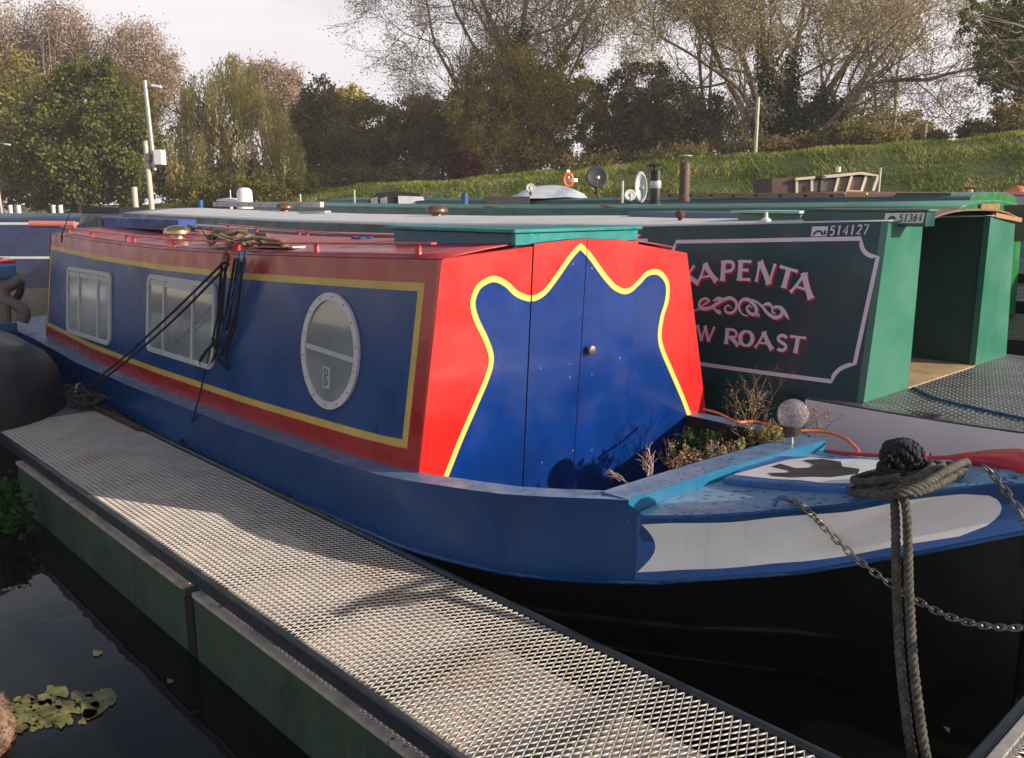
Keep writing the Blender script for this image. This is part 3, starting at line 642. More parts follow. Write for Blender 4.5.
for k in range(9):
    c = rt(random.uniform(222, 262), 240, random.uniform(2.58, 2.8), .045); ph = random.uniform(0, 6)
    runs.append([c+np.array([random.uniform(.12, .26)*math.cos(t+ph), random.uniform(.05, .12)*math.sin(t+ph), random.uniform(-.02, .05)]) for t in np.linspace(0, 5.8, 9)])
runs.append([rt(224,262,2.50,-.04), rt(226,250,2.53,.02), rt(236,240,2.6,.07), rt(255,238,2.7,.07), rt(268,240,2.75,.03)])
ropeobj('coiled_rope', runs, .011, M_ropet, 'heap of tan rope on the red roof edge above the windows', 'rope')
p = rt(231, 236, 2.75, .03); mb = MB(); mb.lathe([(.1,0),(.115,.01),(.115,.075),(.1,.085),(.02,.085)], p, 24); o = mb.build('brown_drum', M_bronze, smooth=40); tag(o, 'squat brown round tin on the red roof beside the rope heap', 'tin')
mb = MB(); mb.tube([rt(192,228,3.15,.05), rt(268,240,3.0,.04)], .014, 8); o = mb.build('boat_pole', mat('pole_brown', (.16,.07,.045), .5, var=.3), smooth=50); tag(o, 'thin brown pole lying on the red roof behind the brown tin', 'pole')
mb = MB(); mb.box(rt(258,247,2.68,.006), rt(300,241,2.8,.022)+np.array([0,0,0]))
q0 = rt(259,247,2.7,.012); q1 = rt(299,243,2.7,.012); mb = MB(); mb.beam(q0, q1, .09, .012); pl = mb.build('perforated_strip', mat('strip_white', (.5,.5,.52), .5, var=.2), bevel=.002); tag(pl, 'pale perforated metal strip on the red roof right of the rope heap', 'strip')
mb = MB()
for k in range(9):
    c = lerp(q0, q1, (k+.5)/9)+np.array([0,0,.0065]); mb.lathe([(.013,0),(.013,.0015),(.001,.0016)], c, 10)
mb.build('holes', M_dark, pl)
tp = aty(62, 243, 2.52); mb = MB(); mb.tube([tp, tp+np.array([0,0,.06]), aty(72.5, 205, 2.54)], [.008,.006,.002], 6); o = mb.build('antenna', M_ropeb, smooth=50); tag(o, 'thin black whip antenna at the far corner of the red roof', 'antenna')
ropeobj('tan_line', [[rt(186,232,3.1,.05)+rng.normal(size=3)*np.array([.12,.06,.02]) for _ in range(9)]], .008, M_ropet, 'loose tan cord knotted at the end of the blue roof hatch', 'cord')
mb = MB(); mb.tube(smoothpath([rt(x, 239, y, .01) for x, y in ((352,3.3),(358,3.2),(366,3.25),(372,3.3),(362,3.4),(354,3.35))], 6), .007, 6); o = mb.build('cord_scrap', M_ropeblue, smooth=60); tag(o, 'little loop of bright blue cord on the red roof near the teal hatch', 'cord')
# service post bottom of left dark boat
c = atz(5, 408, .41); sp = empty('service_bollard', c, 'small black and white electric socket post on the pontoon corner', 'socket post')
mb = MB(); mb.box(c+np.array([-.05,-.05,0]), c+np.array([.05,.05,.02])); mb.build('base', M_steel, sp, bevel=.004)
mb = MB(); mb.lathe([(.03,.02),(.03,.1),(.045,.12),(.045,.15),(.02,.17)], c, 14); mb.build('body', M_ropeb, sp, smooth=40)
mb = MB(); mb.lathe([(.002,.03),(.03,.035),(.034,.055),(.03,.075),(.002,.08)], c+np.array([.02,-.045,.0]), 12); mb.build('socket_cap', M_white, sp, smooth=50)
# ------------------------------------------------------------ bow gear
tc0 = hit_deck(900, 488); st = empty('mooring_stud', tc0, 'red topped mooring stud on the foredeck, buried in grey rope', 'stud')
mb = MB(); mb.lathe([(.05,-.01),(.05,.008),(.034,.02),(.03,.15),(.036,.165),(.03,.175),(.002,.178)], tc0, 16); mb.tube([tc0+R*(-.02)+U*.125, tc0+R*.05+U*.125], .016, 10); mb.build('post', M_ropeb, st, smooth=50); mb = MB(); mb.tube([tc0+R*(.05)+U*.125, tc0+R*.086+U*.125], .015, 10); mb.build('cross_pin', mat('stud_red', (.55,.03,.035), .4), st, smooth=50)
runs = []
for k in range(9):   # turns round the stud
    a = rng.uniform(0, PI); r0 = .062+.01*random.random(); ax = np.array([math.cos(a)*.8, math.sin(a)*.8, random.uniform(-.9, .9)]); ax /= np.linalg.norm(ax)
    e = np.cross(ax, (.1, .2, 1.)); e /= np.linalg.norm(e); f = np.cross(ax, e)
    runs.append([tc0+np.array([0, 0, .115])+(e*math.cos(t)+f*math.sin(t)*.85)*(r0+.004*k*.3) for t in np.linspace(0, 6.1, 12)])
for k in range(4):
    runs.append([tc0+np.array([math.cos(t)*.075, math.sin(t)*.075, .03+.016*k]) for t in np.linspace(k, k+6.2, 12)])
ropeobj('stud_lashing', runs, .0125, M_ropeb, 'ball of black rope wound tightly round the mooring stud', 'rope', n=6)
runs = []
# coil loops: ellipses seen in the photo from (850..968, 462..497)
cc = hit_deck(905, 487)
for k in range(5):
    a0 = random.uniform(0, 6); ra = (.19,.12,.165,.15,.105)[k]; rb = ra*(.55,.8,.6,.75,.8)[k]; lift = (.014,.016,.036,.05,.034)[k]
    off = R*(0,-.03,.03,-.02,.02)[k]+F*(0,.03,.0,.02,.04)[k]
    runs.append([(lambda p: np.array([p[0], p[1], zd(min(-.9, p[0]))+.02+lift]))(cc+off+(R*math.cos(t)*ra+F*math.sin(t)*rb)+rng.normal(size=3)*.004) for t in np.linspace(a0, a0+6.0, 16)])
runs.append([hit_deck(888, 496, .09), hit_deck(905, 492, .10), hit_deck(925, 484, .11), hit_deck(948, 470, .12), hit_deck(966, 462, .09), hit_deck(962, 470, .05), hit_deck(940, 484, .05), hit_deck(915, 493, .06), hit_deck(885, 494, .06)])
runs.append([hit_deck(862, 494, .06), hit_deck(890, 494, .075), hit_deck(918, 478, .10), hit_deck(932, 466, .09), hit_deck(915, 464, .05)])
ropeobj('rope_coil', runs, .0145, M_rope, 'thick grey mooring rope coiled round the foot of the stud', 'rope', n=6)
e1 = atd(897, 493, 2.52)
ed = hit_deck(900, 492)
for k, (pa, pb, pc, lab) in enumerate((((893,488),(896,560),(917,790), 'thick grey rope hanging over the bow, left strand of the pair'), ((902,488),(908,560),(931,790), 'thick grey rope hanging over the bow, right strand of the pair'))):
    a = hit_deck(*pa, .075); b0 = hit_deck(pa[0], pa[1]+5, .04)
    w0 = float((b0-CAM)@FW)
    pts = [a, b0]+[atd(lerp(pb[0], pc[0], t)-6*math.sin(t*PI), lerp(510, 790, s), w0-.02-.35*s) for s, t in ((0,-.25),(.12,-.02),(.3,.22),(.55,.5),(.8,.78),(1,1))]+[np.array([-.79+.03*k, 2.15, .43])]
    ropeobj('hanging_rope', [pts], .0155, M_rope, lab, 'rope', 'pair of ropes hanging from the bow stud', n=7)
def eye(px, py, nm='eye'):
    c = hit_deck(px, py); mb = MB(); mb.tube([c+R*(.035*math.cos(t))+np.array([0, 0, .035*math.sin(t)]) for t in np.linspace(0, PI, 10)], .009, 8); o = mb.build('deck_eye', M_hullb, boat, smooth=60); return c
c = eye(783, 506)
mb = MB(); e2 = hit_deck(797, 503, .01); zc = float((e2-CAM)@FW)
pts = [c+np.array([0,0,.028]), e2, hit_deck(806, 509, .006)]+[atd(px, py, zc-.02-.6*s) for px, py, s in ((822,525,0.05),(850,553,.15),(875,573,.25),(900,590,.35),(925,605,.47),(950,617,.6),(985,626,.78),(1024,628,1),(1070,626,1.2))]+[np.array([-.76, 3.75, .42])]
chain_mb(mb, pts, .04, .0036); o = mb.build('mooring_chain', M_chain, smooth=60, fix=False); tag(o, 'galvanised chain sagging from the deck eye across the black bow', 'chain')
mb = MB(); e3 = hit_deck(992, 472, .05); zc = float((e3-CAM)@FW)
chain_mb(mb, [atd(984, 466, zc), atd(992, 473, zc-.01), atd(1005, 490, zc-.05), atd(1022, 515, zc-.1), atd(1045, 560, zc-.2), np.array([-.8, 3.55, .62]), np.array([-.76, 3.8, .42])], .042, .0042)
o = mb.build('bow_chain', M_chain, smooth=60, fix=False); tag(o, 'short chain hooked over the red bow capping at the right edge', 'chain')
# orange cable
hp = [(120,200),(200,222),(280,262),(340,262),(400,265),(480,290),(560,304),(700,310),(780,325),(840,350),(880,385),(905,412)]
pts = [atz(370*0+680+x/5.055, 370+y/5.055, .86+(.02 if x < 500 else 0)) for x, y in hp]
mb = MB(); mb.tube(smoothpath(pts, 6), .008, 8); o = mb.build('orange_cable', mat('cable_orange', (.75,.22,.08), .5), smooth=60); tag(o, 'orange cable lying along the far gunwale past the glass ball', 'cable')
# crackled glass ball lamp
bp = aty(793, 414, 3.84); gl = empty('ball_lamp', bp-np.array([0,0,.35]), 'crackled clear glass ball solar lamp on a stake among the dead plants', 'lamp')
gm = bpy.data.materials.new('crackled_glass'); gm.use_nodes = True; b_ = gm.node_tree.nodes['Principled BSDF']; b_.inputs['Transmission Weight'].default_value = .85; b_.inputs['Roughness'].default_value = .12; b_.inputs['IOR'].default_value = 1.4; b_.inputs['Base Color'].default_value = (.85,.8,.8,1)
vo = gm.node_tree.nodes.new('ShaderNodeTexVoronoi'); vo.inputs['Scale'].default_value = 70; vo.feature = 'DISTANCE_TO_EDGE'; tcn = gm.node_tree.nodes.new('ShaderNodeTexCoord'); gm.node_tree.links.new(tcn.outputs['Object'], vo.inputs['Vector'])
bpn = gm.node_tree.nodes.new('ShaderNodeBump'); bpn.inputs['Strength'].default_value = 1; bpn.inputs['Distance'].default_value = .01; gm.node_tree.links.new(vo.outputs['Distance'], bpn.inputs['Height']); gm.node_tree.links.new(bpn.outputs[0], b_.inputs['Normal'])
mb = MB(); mb.lathe([(.074*math.sin(a)+.0005, -.074*math.cos(a)) for a in np.linspace(0, PI, 20)], bp, 32); mb.build('globe', gm, gl, smooth=80)
mb = MB(); mb.lathe([(.035,-.105),(.045,-.09),(.045,-.07),(.052,-.058),(.04,-.05)], bp, 20); mb.build('collar', M_bronze, gl, smooth=40)
mb = MB(); mb.tube([bp-np.array([0,0,.1]), bp-np.array([-.02,0,.4])], .008, 8); mb.build('stake', M_steel, gl, smooth=40)
# plants in the well
M_twig = mat('twig_pale', (.42,.3,.24), .8, var=.3, vscale=30); M_twigd = mat('twig_brown', (.2,.13,.08), .9, var=.3, vscale=30)
def twiggy(base, hgt, spread, n, m, r=.004, depth=3, lean=(0,0,0)):
    mb = MB()
    def gr(p, d, L, r, k):
        q = [p]; 
        for i in range(3): d = d+rng.normal(size=3)*.16; d /= np.linalg.norm(d); q.append(q[-1]+d*L/3)
        mb.tube(q, [r, r*.85, r*.7, r*.5], 5)
        if k > 0:
            for _ in range(2 if k < depth else 3): gr(q[random.randint(1, 3)], d+rng.normal(size=3)*.5+np.array([0,0,.15]), L*.6, r*.6, k-1)
    for i in range(n):
        b = base+np.array([random.uniform(-spread, spread), random.uniform(-spread, spread), 0]); gr(b, np.array([0,0,1.])+np.array(lean)+rng.normal(size=3)*.25, hgt*random.uniform(.6, 1), r, depth)
    return mb
def plant(name, base, hgt, spread, n, m, label, leaf=None, nl=0, lsz=.02, r=.004, lh=1.0, lean=(0,0,0), depth=3):
    t = empty(name, base, label, 'plant', 'plants growing in the front well')
    twiggy(base, hgt, spread, n, m, r, depth, lean).build('stems', m, t, smooth=60, fix=False)
    if leaf:
        P = []
        for i in range(nl//14):
            b = base+np.array([random.uniform(-spread, spread)*1.3, random.uniform(-spread, spread)*1.3, random.uniform(.0, hgt*lh)]); ax = np.array([random.gauss(0,.25), random.gauss(0,.25), 1])
            P += [b+ax*.045*k/14+rng.normal(size=3)*.006 for k in range(14)]
        P = np.array(P); V, Fq = leaves(P, lsz, aspect=.6); npmesh('foliage', V, Fq, leaf, t, rng.uniform(0, 1, len(P)))
Lm1 = leafmat('heather_leaf', (.12,.13,.05), (.3,.28,.12), (.5,.42,.2), .2); Lm2 = leafmat('succulent_leaf', (.2,.11,.06), (.36,.25,.13), (.5,.42,.28), .2); Lm3 = leafmat('dark_leaf', (.015,.03,.01), (.03,.07,.02), (.08,.12,.04), .2)
q = lambda px, py, z: atz(px, py, z)
plant('dead_plant', q(648,482,.78), .10, .02, 4, M_twig, 'bare pale pink twigs in the well just left of the coaming corner', r=.0055, lean=(-.15,-.1,0))
plant('dead_plant', q(628,481,.79), .07, .03, 2, M_twig, 'low sprawling pale twig on the gunwale at the foot of the blue doors', r=.004, lean=(-1.2,-.5,-.5))
plant('dry_plant', q(676,476,.78), .13, .04, 5, M_twigd, 'small feathery dry brown sprig behind the pale twigs', Lm2, 300, .012, r=.002)
plant('dry_plant', q(696,468,.79), .06, .02, 2, M_twig, 'tiny pale shoot alone between the dry sprig and the yellow line', Lm2, 120, .012, r=.003)
plant('succulent', q(722,462,.77), .07, .05, 6, M_twig, 'low clump of brownish succulent shoots in front of the yellow line end', Lm2, 500, .012, r=.003)
plant('succulent', q(741,456,.80), .05, .02, 2, M_twig, 'two pale rounded shoots just right of the brownish succulent clump', Lm1, 120, .016, r=.003)
plant('heather', q(768,450,.76), .12, .06, 9, M_twigd, 'bushy yellow green heather filling the well by the coaming', Lm1, 1300, .013, r=.002, lh=.9)
plant('heather', q(700,455,.70), .09, .08, 8, M_twigd, 'dark green low leafy clump in the shade of the well', Lm3, 1100, .02, r=.002)
plant('dead_bush', q(752,436,.76), .25, .09, 9, M_twigd, 'tall brown dead stems rising left of the glass ball', Lm2, 420, .011, r=.0022, depth=3)
plant('dead_bush', q(808,438,.78), .15, .07, 7, M_twigd, 'short brown dead stems under and right of the glass ball', Lm2, 250, .012, r=.0025)
# ------------------------------------------------------------ the green boat behind (dark green, lettered)
M_kg = mat('paint_dark_green', (.014,.062,.068), .35, var=.12, vscale=2, bump=.03, coat=.05, spec=.35, fade=(.02,.08,.088), fade_amt=.3)
M_kgl = mat('paint_mid_green', (.032,.175,.118), .42, var=.03, vscale=1.2, bump=.06, coat=.2, chip=(.07,.12,.09), chip_amt=.05, chip_scale=14)
M_kgr = mat('roof_pale_grey', (.6,.59,.6), .5, var=.08, vscale=3, bump=.05)
M_kbl = mat('roof_edge_bluegrey', (.1,.15,.2), .4, var=.1)
M_let = mat('lettering_pale', (.75,.68,.76), .45, var=.05)
M_shad = mat('lettering_red', (.45,.02,.04), .45, var=.1)
M_kw = mat('paint_stern_white', (.84,.80,.75), .45, var=.05, vscale=4, bump=.05, fade=(.62,.58,.54), fade_amt=.2, streak=.25, streak_col=(.38,.34,.3), chip=(.12,.09,.06), chip_amt=.0, chip_scale=10)
M_tan = mat('tan_sole_board', (.42,.3,.18), .6, var=.25, vscale=6, chip=(.12,.08,.05), chip_amt=.1, chip_scale=10)
M_tread = mat('treadplate', (.16,.16,.16), .42, .6, var=.3, vscale=6, chip=(.1,.08,.06), chip_amt=.1, chip_scale=30)
K0, K1, KX, KXF = 4.75, 7.03, -2.17, -13.6
kg = table([(-14,.85),(-11,.74),(-8,.72),(-4,.78),(-2.17,.89),(0,.93)])
kr = table([(-14,1.86),(-12,1.83),(-9,1.80),(-6.6,1.80),(-4,1.835),(-2.17,1.902)])
KC = (K0+K1)/2; KH = (K1-K0)/2
kcam = table([(-14,.07),(-5,.07),(-3.4,.035),(-2.17,.02)])
kb = empty('narrowboat', (-7, KC, 0), 'dark green narrowboat with white scrolled lettering and an open light green stern', 'narrowboat')
def kside(x, z, off=0.0):
    v = min(1.05, max(-.1, (z-kg(x))/(kr(x)-kg(x)))); return np.array([x, K0+.13*v-off, z])
def kpl(px, py, off=0.0):
    d = ray(px, py); t = K0/d[1]
    for _ in range(8): p = CAM+d*t; t = (kside(p[0], p[2])[1])/d[1]
    p = CAM+d*t; return kside(p[0], p[2], off)
mb = MB(); X = list(np.linspace(KXF, KX-.001, 26))
mb.grid([[kside(x, lerp(kg(x), kr(x), v)) for v in (-.03, .25, .5, .75, 1)] for x in X]); mb.build('cabin_side', M_kg, kb, smooth=60)
mb = MB(); mb.grid([[np.array([p[0], 2*KC-p[1], p[2]]) for p in [kside(x, lerp(kg(x), kr(x), v)) for v in (0, .5, 1)]] for x in X]); mb.build('cabin_side', M_kg, kb, smooth=60)
mb = MB(); hk = KH-.13
XR = [x for x in X if x < KX-.9]+[KX-.9]
mb.grid([[(x, KC+hk*k, kr(x)+kcam(x)*(1-k*k)) for k in np.linspace(-1, 1, 13)] for x in XR])
for s in (-1, 1): mb.grid([[(x, KC+hk*k*s, kr(x)+kcam(x)*(1-k*k)) for k in (1, .85, .7, .535)] for x in [KX-.9, KX-.45, KX+.01]])
mb.build('roof', M_kgr, kb, smooth=40, solid=.01)
mb = MB(); X2 = X
mb.grid([[kside(x, kr(x)-.0, .006), kside(x, kr(x)-.035, .006)] for x in X]); 
mb = MB(); mb.add([(KXF, K0+.13, kr(KXF)), (KXF, K1-.13, kr(KXF)), (KXF-.2, K1, .8), (KXF-.2, K0, .8)], [(0,1,2,3)]); mb.build('front_bulkhead', M_kg, kb)
# hull of the green boat
mb = MB()
for s in (-1, 1):
    rows = []
    for x in list(np.linspace(-17.2, KXF, 14))+list(np.linspace(-13, -1.75, 20)):
        w = (KH+.08)*(1-max(0, (-14.4-x)/2.8)**2)
        rows.append([(x, KC+s*(w-.1 if w > .12 else 0), kg(x)+.002), (x, KC+s*w, kg(x)), (x, KC+s*w*.995, .5), (x, KC+s*w*.9, 0), (x, KC+s*w*.85, -.3)])
    mb.grid(rows, 0)
mb.grid([[(x, KC+k*KH*.6*(1-max(0, (-14.4-x)/2.8)**2), kg(-14)+.02) for k in (-1.6, 1.6)] for x in np.linspace(-17.1, -13.4, 8)], 0)
mb.build('hull', mat('hull_black_red', (.02,.013,.012), .5, var=.4, vscale=3, bump=.2), kb, smooth=40)
# counter stern: curved white band and treadplate deck
def sternpts(n=40, off=0.0):
    out = []; x0 = -2.62; L = 2.25; W = KH+.1+off
    for i in range(n+1):
        a = -PI/2+PI*i/n; out.append((x0+.15+(L+off)*abs(math.cos(a))**.62, KC+W*math.copysign(abs(math.sin(a))**.9, math.sin(a))))
    return out
sp_ = sternpts()
mb = MB(); rows = [[(x, y, .885+.005), (x, y, .87), (KX+(x-KX)*.985, KC+(y-KC)*.985, .52)] for x, y in sp_]; mb.grid(rows); mb.build('stern_counter', M_kw, kb, smooth=50)
mb = MB(); rows = [[(KX+(x-KX)*.985, KC+(y-KC)*.985, .52), (KX+(x-KX)*.6, KC+(y-KC)*.9, .1), (KX+(x-KX)*.5, KC+(y-KC)*.85, -.3)] for x, y in sp_]; mb.grid(rows); mb.build('stern_skirt', M_black, kb, smooth=50)
mb = MB(); mb.prism([(x, y, .884) for x, y in sp_], (0, 0, .01)); mb.build('stern_deck', M_tread, kb)
mb = MB(); k = 0
V = []; Fq = []
for i in range(60):
    for j in range(76):
        x = KX+.02+i*.032; y = K0-.08+j*.03; a = KC; ok = ((x+2.47)/2.25)**(2/.62) + (abs(y-KC)/(KH+.08))**(2/.9) < .97
        if not ok or x > 0: continue
        t = PI/4 if (i+j) % 2 else -PI/4; c, s = math.cos(t), math.sin(t); b = len(V)
        for u, v in ((-.012,0),(0,-.0035),(.012,0),(0,.0035)): V.append((x+u*c-v*s, y+u*s+v*c, .8945))
        V.append((x, y, .901)); Fq += [(b, b+1, b+4), (b+1, b+2, b+4), (b+2, b+3, b+4), (b+3, b, b+4)]
npmesh('tread_pattern', V, np.array(Fq), mat('tread_bright', (.5,.49,.48), .3, .7), kb)
dk = [kpl(845+x, y) for x, y in ()]
mb = MB(); c = np.array([-2.62, K0-.095, .66]); q = [(c[0]+.0+.12*math.cos(a), c[1]-.006, .70+.2*math.sin(a)*.95) for a in np.linspace(-PI/2, PI/2, 14)]+[(c[0]-1.0, c[1]-.006, .89), (c[0]-1.0, c[1]-.006, .5)]
mb.prism(q, (0, .004, 0)); mb.build('hull_band_end', mat('paint_deep_green', (.012,.05,.05), .4), kb)
# stern bulkhead and doorway
def kbp(px, py): p = atx(px, py, KX); return p
oL, oR = 5.34, 6.42
def bulk(y0, y1, nm, m):
    zb_ = .895; f = lambda y: kr(KX)+kcam(KX)*(1-((y-KC)/hk)**2)
    e0 = (K0 if y0 is None else y0, zb_); poly = []
    if y0 is None: poly = [(KX, K0, zb_), (KX, K0+.13, kr(KX))]+[(KX, y, f(y)) for y in np.linspace(K0+.2, y1, 4)]+[(KX, y1, zb_)]
    else: poly = [(KX, y0, zb_)]+[(KX, y, f(y)) for y in np.linspace(y0, K1-.2, 4)]+[(KX, K1-.13, kr(KX)), (KX, K1, zb_)]
    mb = MB(); mb.prism(poly, (-.04, 0, 0)); return mb.build(nm, m, kb, bevel=.003)
bulk(None, oL, 'stern_panel', M_kgl); bulk(oR, None, 'stern_panel', M_kgl)
M_in = mat('paint_interior_green', (.015,.06,.055), .5, var=.2, vscale=4)
mb = MB(); mb.box((KX-1.1, oR+.02, .9), (KX-.041, oR+.05, 1.93)); mb.box((KX-1.1, oL-.05, .9), (KX-.041, oL-.02, 1.93)); mb.box((KX-1.14, oL-.05, .5), (KX-1.1, oR+.05, 1.93)); mb.build('doorway_lining', M_in, kb)
mb = MB(); mb.box((KX-1.1, oL-.02, .88), (KX-.0, oR+.02, .9)); mb.build('doorway_sole', M_tan, kb)
mb = MB(); mb.box((KX-1.09, oL, 1.30), (KX-.75, oR+.01, 1.325)); mb.build('doorway_shelf', mat('shelf_brown', (.13,.07,.045), .5), kb, bevel=.004)
mb = MB(); 
for s in (0,):
    rows = [[(x, lerp(5.38, 6.80, q_), 1.908+.05*(1-abs(2*q_-1)**3)) for q_ in np.linspace(0, 1, 11)] for x in (KX-.95, KX-.4, KX+.03)]
    mb.grid(rows)
mb.build('sliding_hatch', mat('hatch_rusty_edge', (.17,.1,.06), .55, var=.3, vscale=8), kb, solid=.012)
mb = MB(); mb.beam((KX+.0, oR+.05, kr(KX)+.02), (KX+.02, K1-.1, kr(KX)-.03+.01), .03, .03); mb.build('drip_edge', mat('edge_orange', (.35,.17,.08), .6), kb)
# frame line with notched corners
def kline(pts, w, off, name, m, close=False):
    mb = MB(); n = len(pts); P = [np.array([p[0], 0, p[2]]) for p in pts]; L_ = []; R_ = []
    for i in range(n):
        a = P[max(i-1, 0)]; b = P[min(i+1, n-1)]; d = b-a; d /= np.linalg.norm(d); nn = np.array([-d[2], 0, d[0]])*w/2
        for q, s in ((L_, 1), (R_, -1)):
            c = P[i]+nn*s; q.append(kside(c[0], c[2], off))
    vs = L_+R_; mb.add(vs, [(i, i+1, n+i+1, n+i) for i in range(n-1)]); return mb.build(name, m, kb)
kp = lambda x, y: kpl(640+x/4.096, 230+y/4.096)
arc = lambda a, b, c, n=8: [a*(1-t)**2+b*2*t*(1-t)+c*t*t for t in np.linspace(0, 1, n)]
tl = kp(95, 48); tr = kp(905, 35); trb = kp(975, 110); br = kp(880, 548); brb = kp(785, 620)
xl = tl[0]-.03; 
path = [kside(xl+.02, kp(250,548)[2]-.01)]
bl0 = kside(xl+.12, kp(250,550)[2]-.012)
path = [bl0, kp(245,548), kp(500,583), brb]+arc(brb, kp(800,560), br)[1:]+[lerp(br, trb, .5), trb]+arc(trb, kp(905,110), tr)[1:]+[kp(600,40), kp(350,45), kside(xl+.14, kp(150,48)[2])]+arc(kside(xl+.14, kp(150,48)[2]), kside(xl+.12, kp(150,48)[2]-.12), kside(xl, kp(150,48)[2]-.13))[1:]+[kside(xl, bl0[2]+.12)]+arc(kside(xl, bl0[2]+.12), kside(xl+.11, bl0[2]+.1), bl0)[1:]
kline(path, .024, .003, 'panel_line', M_let)
kline([kside(xl-.1, kp(95,45)[2]), kside(-8, kr(-8)-.10), kside(-13.3, kr(-13.3)-.10)], .022, .003, 'coach_line', M_let)
# glyphs: strokes (points, widths) in a unit box
def st(*p, w=.2, w2=None): return (p, w, w2)
def arcp(cx, cy, rx, ry, a0, a1, n=12): return [(cx+rx*math.cos(math.radians(a0+(a1-a0)*i/n)), cy+ry*math.sin(math.radians(a0+(a1-a0)*i/n))) for i in range(n+1)]
T_, t_ = .29, .15
G = {
 'K': [([(.14,0),(.14,1)], T_), ([(.2,.42),(.8,1)], t_), ([(.38,.6),(.88,0)], T_)],
 'A': [([(.04,0),(.44,1)], t_), ([(.42,1),(.88,0)], T_), ([(.2,.33),(.72,.33)], t_*.8)],
 'P': [([(.16,0),(.16,1)], T_), ([(.16,.94)]+arcp(.5,.7,.3,.24,90,-90)+[(.16,.46)], t_*1.2)],
 'E': [([(.18,0),(.18,1)], T_), ([(.18,.94),(.84,.94)], t_), ([(.18,.52),(.7,.52)], t_), ([(.18,.06),(.88,.06)], t_)],
 'N': [([(.12,0),(.12,1)], t_), ([(.12,1),(.86,0)], T_), ([(.86,0),(.86,1)], t_)],
 'T': [([(.5,0),(.5,1)], T_), ([(.06,.94),(.94,.94)], t_)],
 'O': [(arcp(.5,.5,.38,.45,0,360,28), 'o')], 
 'W': [([(.04,1),(.28,0)], T_*.8), ([(.28,0),(.5,1)], t_), ([(.46,1),(.72,0)], T_*.8), ([(.72,0),(.97,1)], t_)],
 'R': [([(.16,0),(.16,1)], T_), ([(.16,.94)]+arcp(.5,.7,.28,.24,90,-90)+[(.16,.46)], t_*1.2), ([(.42,.48),(.9,0)], T_)],
 'S': [([(.82,.82)]+arcp(.5,.74,.3,.2,40,270)+arcp(.5,.27,.32,.22,90,-140), T_*.75)],
 'L': [([(.18,0),(.18,1)], T_), ([(.18,.06),(.86,.06)], t_)],
 '5': [([(.82,.92),(.25,.92),(.2,.52)]+arcp(.48,.32,.34,.28,110,-130), .23)], '1': [([(.5,0),(.5,1)], .25), ([(.3,.8),(.5,.98)], .12)],
 '4': [([(.7,0),(.7,1),(.1,.3),(.95,.3)], .21)], '2': [(arcp(.5,.7,.33,.26,160,-40)+[(.15,.06),(.88,.06)], .23)], '7': [([(.1,.93),(.88,.93),(.4,0)], .23)],
 '3': [(arcp(.45,.73,.33,.22,150,-80)+arcp(.45,.27,.36,.23,80,-150), .22)], '6': [([(.7,.95)]+arcp(.5,.32,.35,.28,150,510,20), .22)],
}
def glyph(mb, ch, quad, fn, off, plain=False):
    # quad: TL,TR,BR,BL as (X,z)
    TL, TR, BR_, BL = [np.array(q, float) for q in quad]
    M = lambda u, v: lerp(lerp(BL, BR_, u), lerp(TL, TR, u), v)
    W = np.linalg.norm(lerp(TR, BR_, .5)-lerp(TL, BL, .5)); Hh = np.linalg.norm(lerp(TR, TL, .5)-lerp(BR_, BL, .5))
    for si, (pts, w) in enumerate(G[ch]):
        n0 = len(pts)
        if n0 == 2: pts = [tuple(lerp(np.array(pts[0]), np.array(pts[1]), t)) for t in np.linspace(0, 1, 9)]
        n = len(pts); P = [M(*p) for p in pts]; L_ = []; R_ = []
        for i in range(n):
            a = P[max(i-1, 0)]; b = P[min(i+1, n-1)]; 
            if w == 'o': a = P[(i-1) % (n-1)]; b = P[(i+1) % (n-1)]
            d = b-a; d /= max(np.linalg.norm(d), 1e-9); nn = np.array([-d[1], d[0]])
            if w == 'o': ww_ = (.12+.13*abs(math.cos(2*PI*i/(n-1))))*W
            else:
                ww_ = w*min(W*(1.2 if plain else 1), Hh*.9); t = i/(n-1)
                if n0 == 2 and not plain: ww_ *= 1+.4*abs(2*t-1)**6
            L_.append(fn(*(P[i]+nn*ww_/2), off+si*.0004)); R_.append(fn(*(P[i]-nn*ww_/2), off+si*.0004))
        mb.add(L_+R_, [(i, i+1, n+i+1, n+i) for i in range(n-1)])
def word(chars, quads, fn, m, par, name, off=.006, shadow=None, sm=None, plain=False):
    mb = MB(); o2 = None
    if shadow is not None:
        ms = MB()
        for k_, kk in enumerate((1.0, .5)):
            for ch, q in zip(chars, quads): glyph(ms, ch, [(a+shadow[0]*kk, b+shadow[1]*kk) for a, b in q], fn, off-.0035+k_*.001, plain)
        ms.build(name+'_shadow', sm, par, fix=False)
    for ch, q in zip(chars, quads): glyph(mb, ch, q, fn, off, plain)
    return mb.build(name, m, par, fix=False)
def qd(*c): return [(lambda p: (p[0], p[2]))(kp(*q)) for q in c]
Q = [qd((165,165),(240,140),(252,215),(172,242)), qd((240,142),(308,130),(328,208),(232,224)), qd((335,126),(402,122),(392,205),(330,209)), qd((405,123),(470,124),(462,208),(398,206)),
     qd((484,127),(568,140),(541,224),(470,210)), qd((572,142),(655,166),(622,246),(560,228)), qd((645,168),(716,186),(716,286),(614,254))]
word('KAPENTA', Q, kside, M_let, kb, 'name_lettering', .0075, (.013, -.012), M_shad)
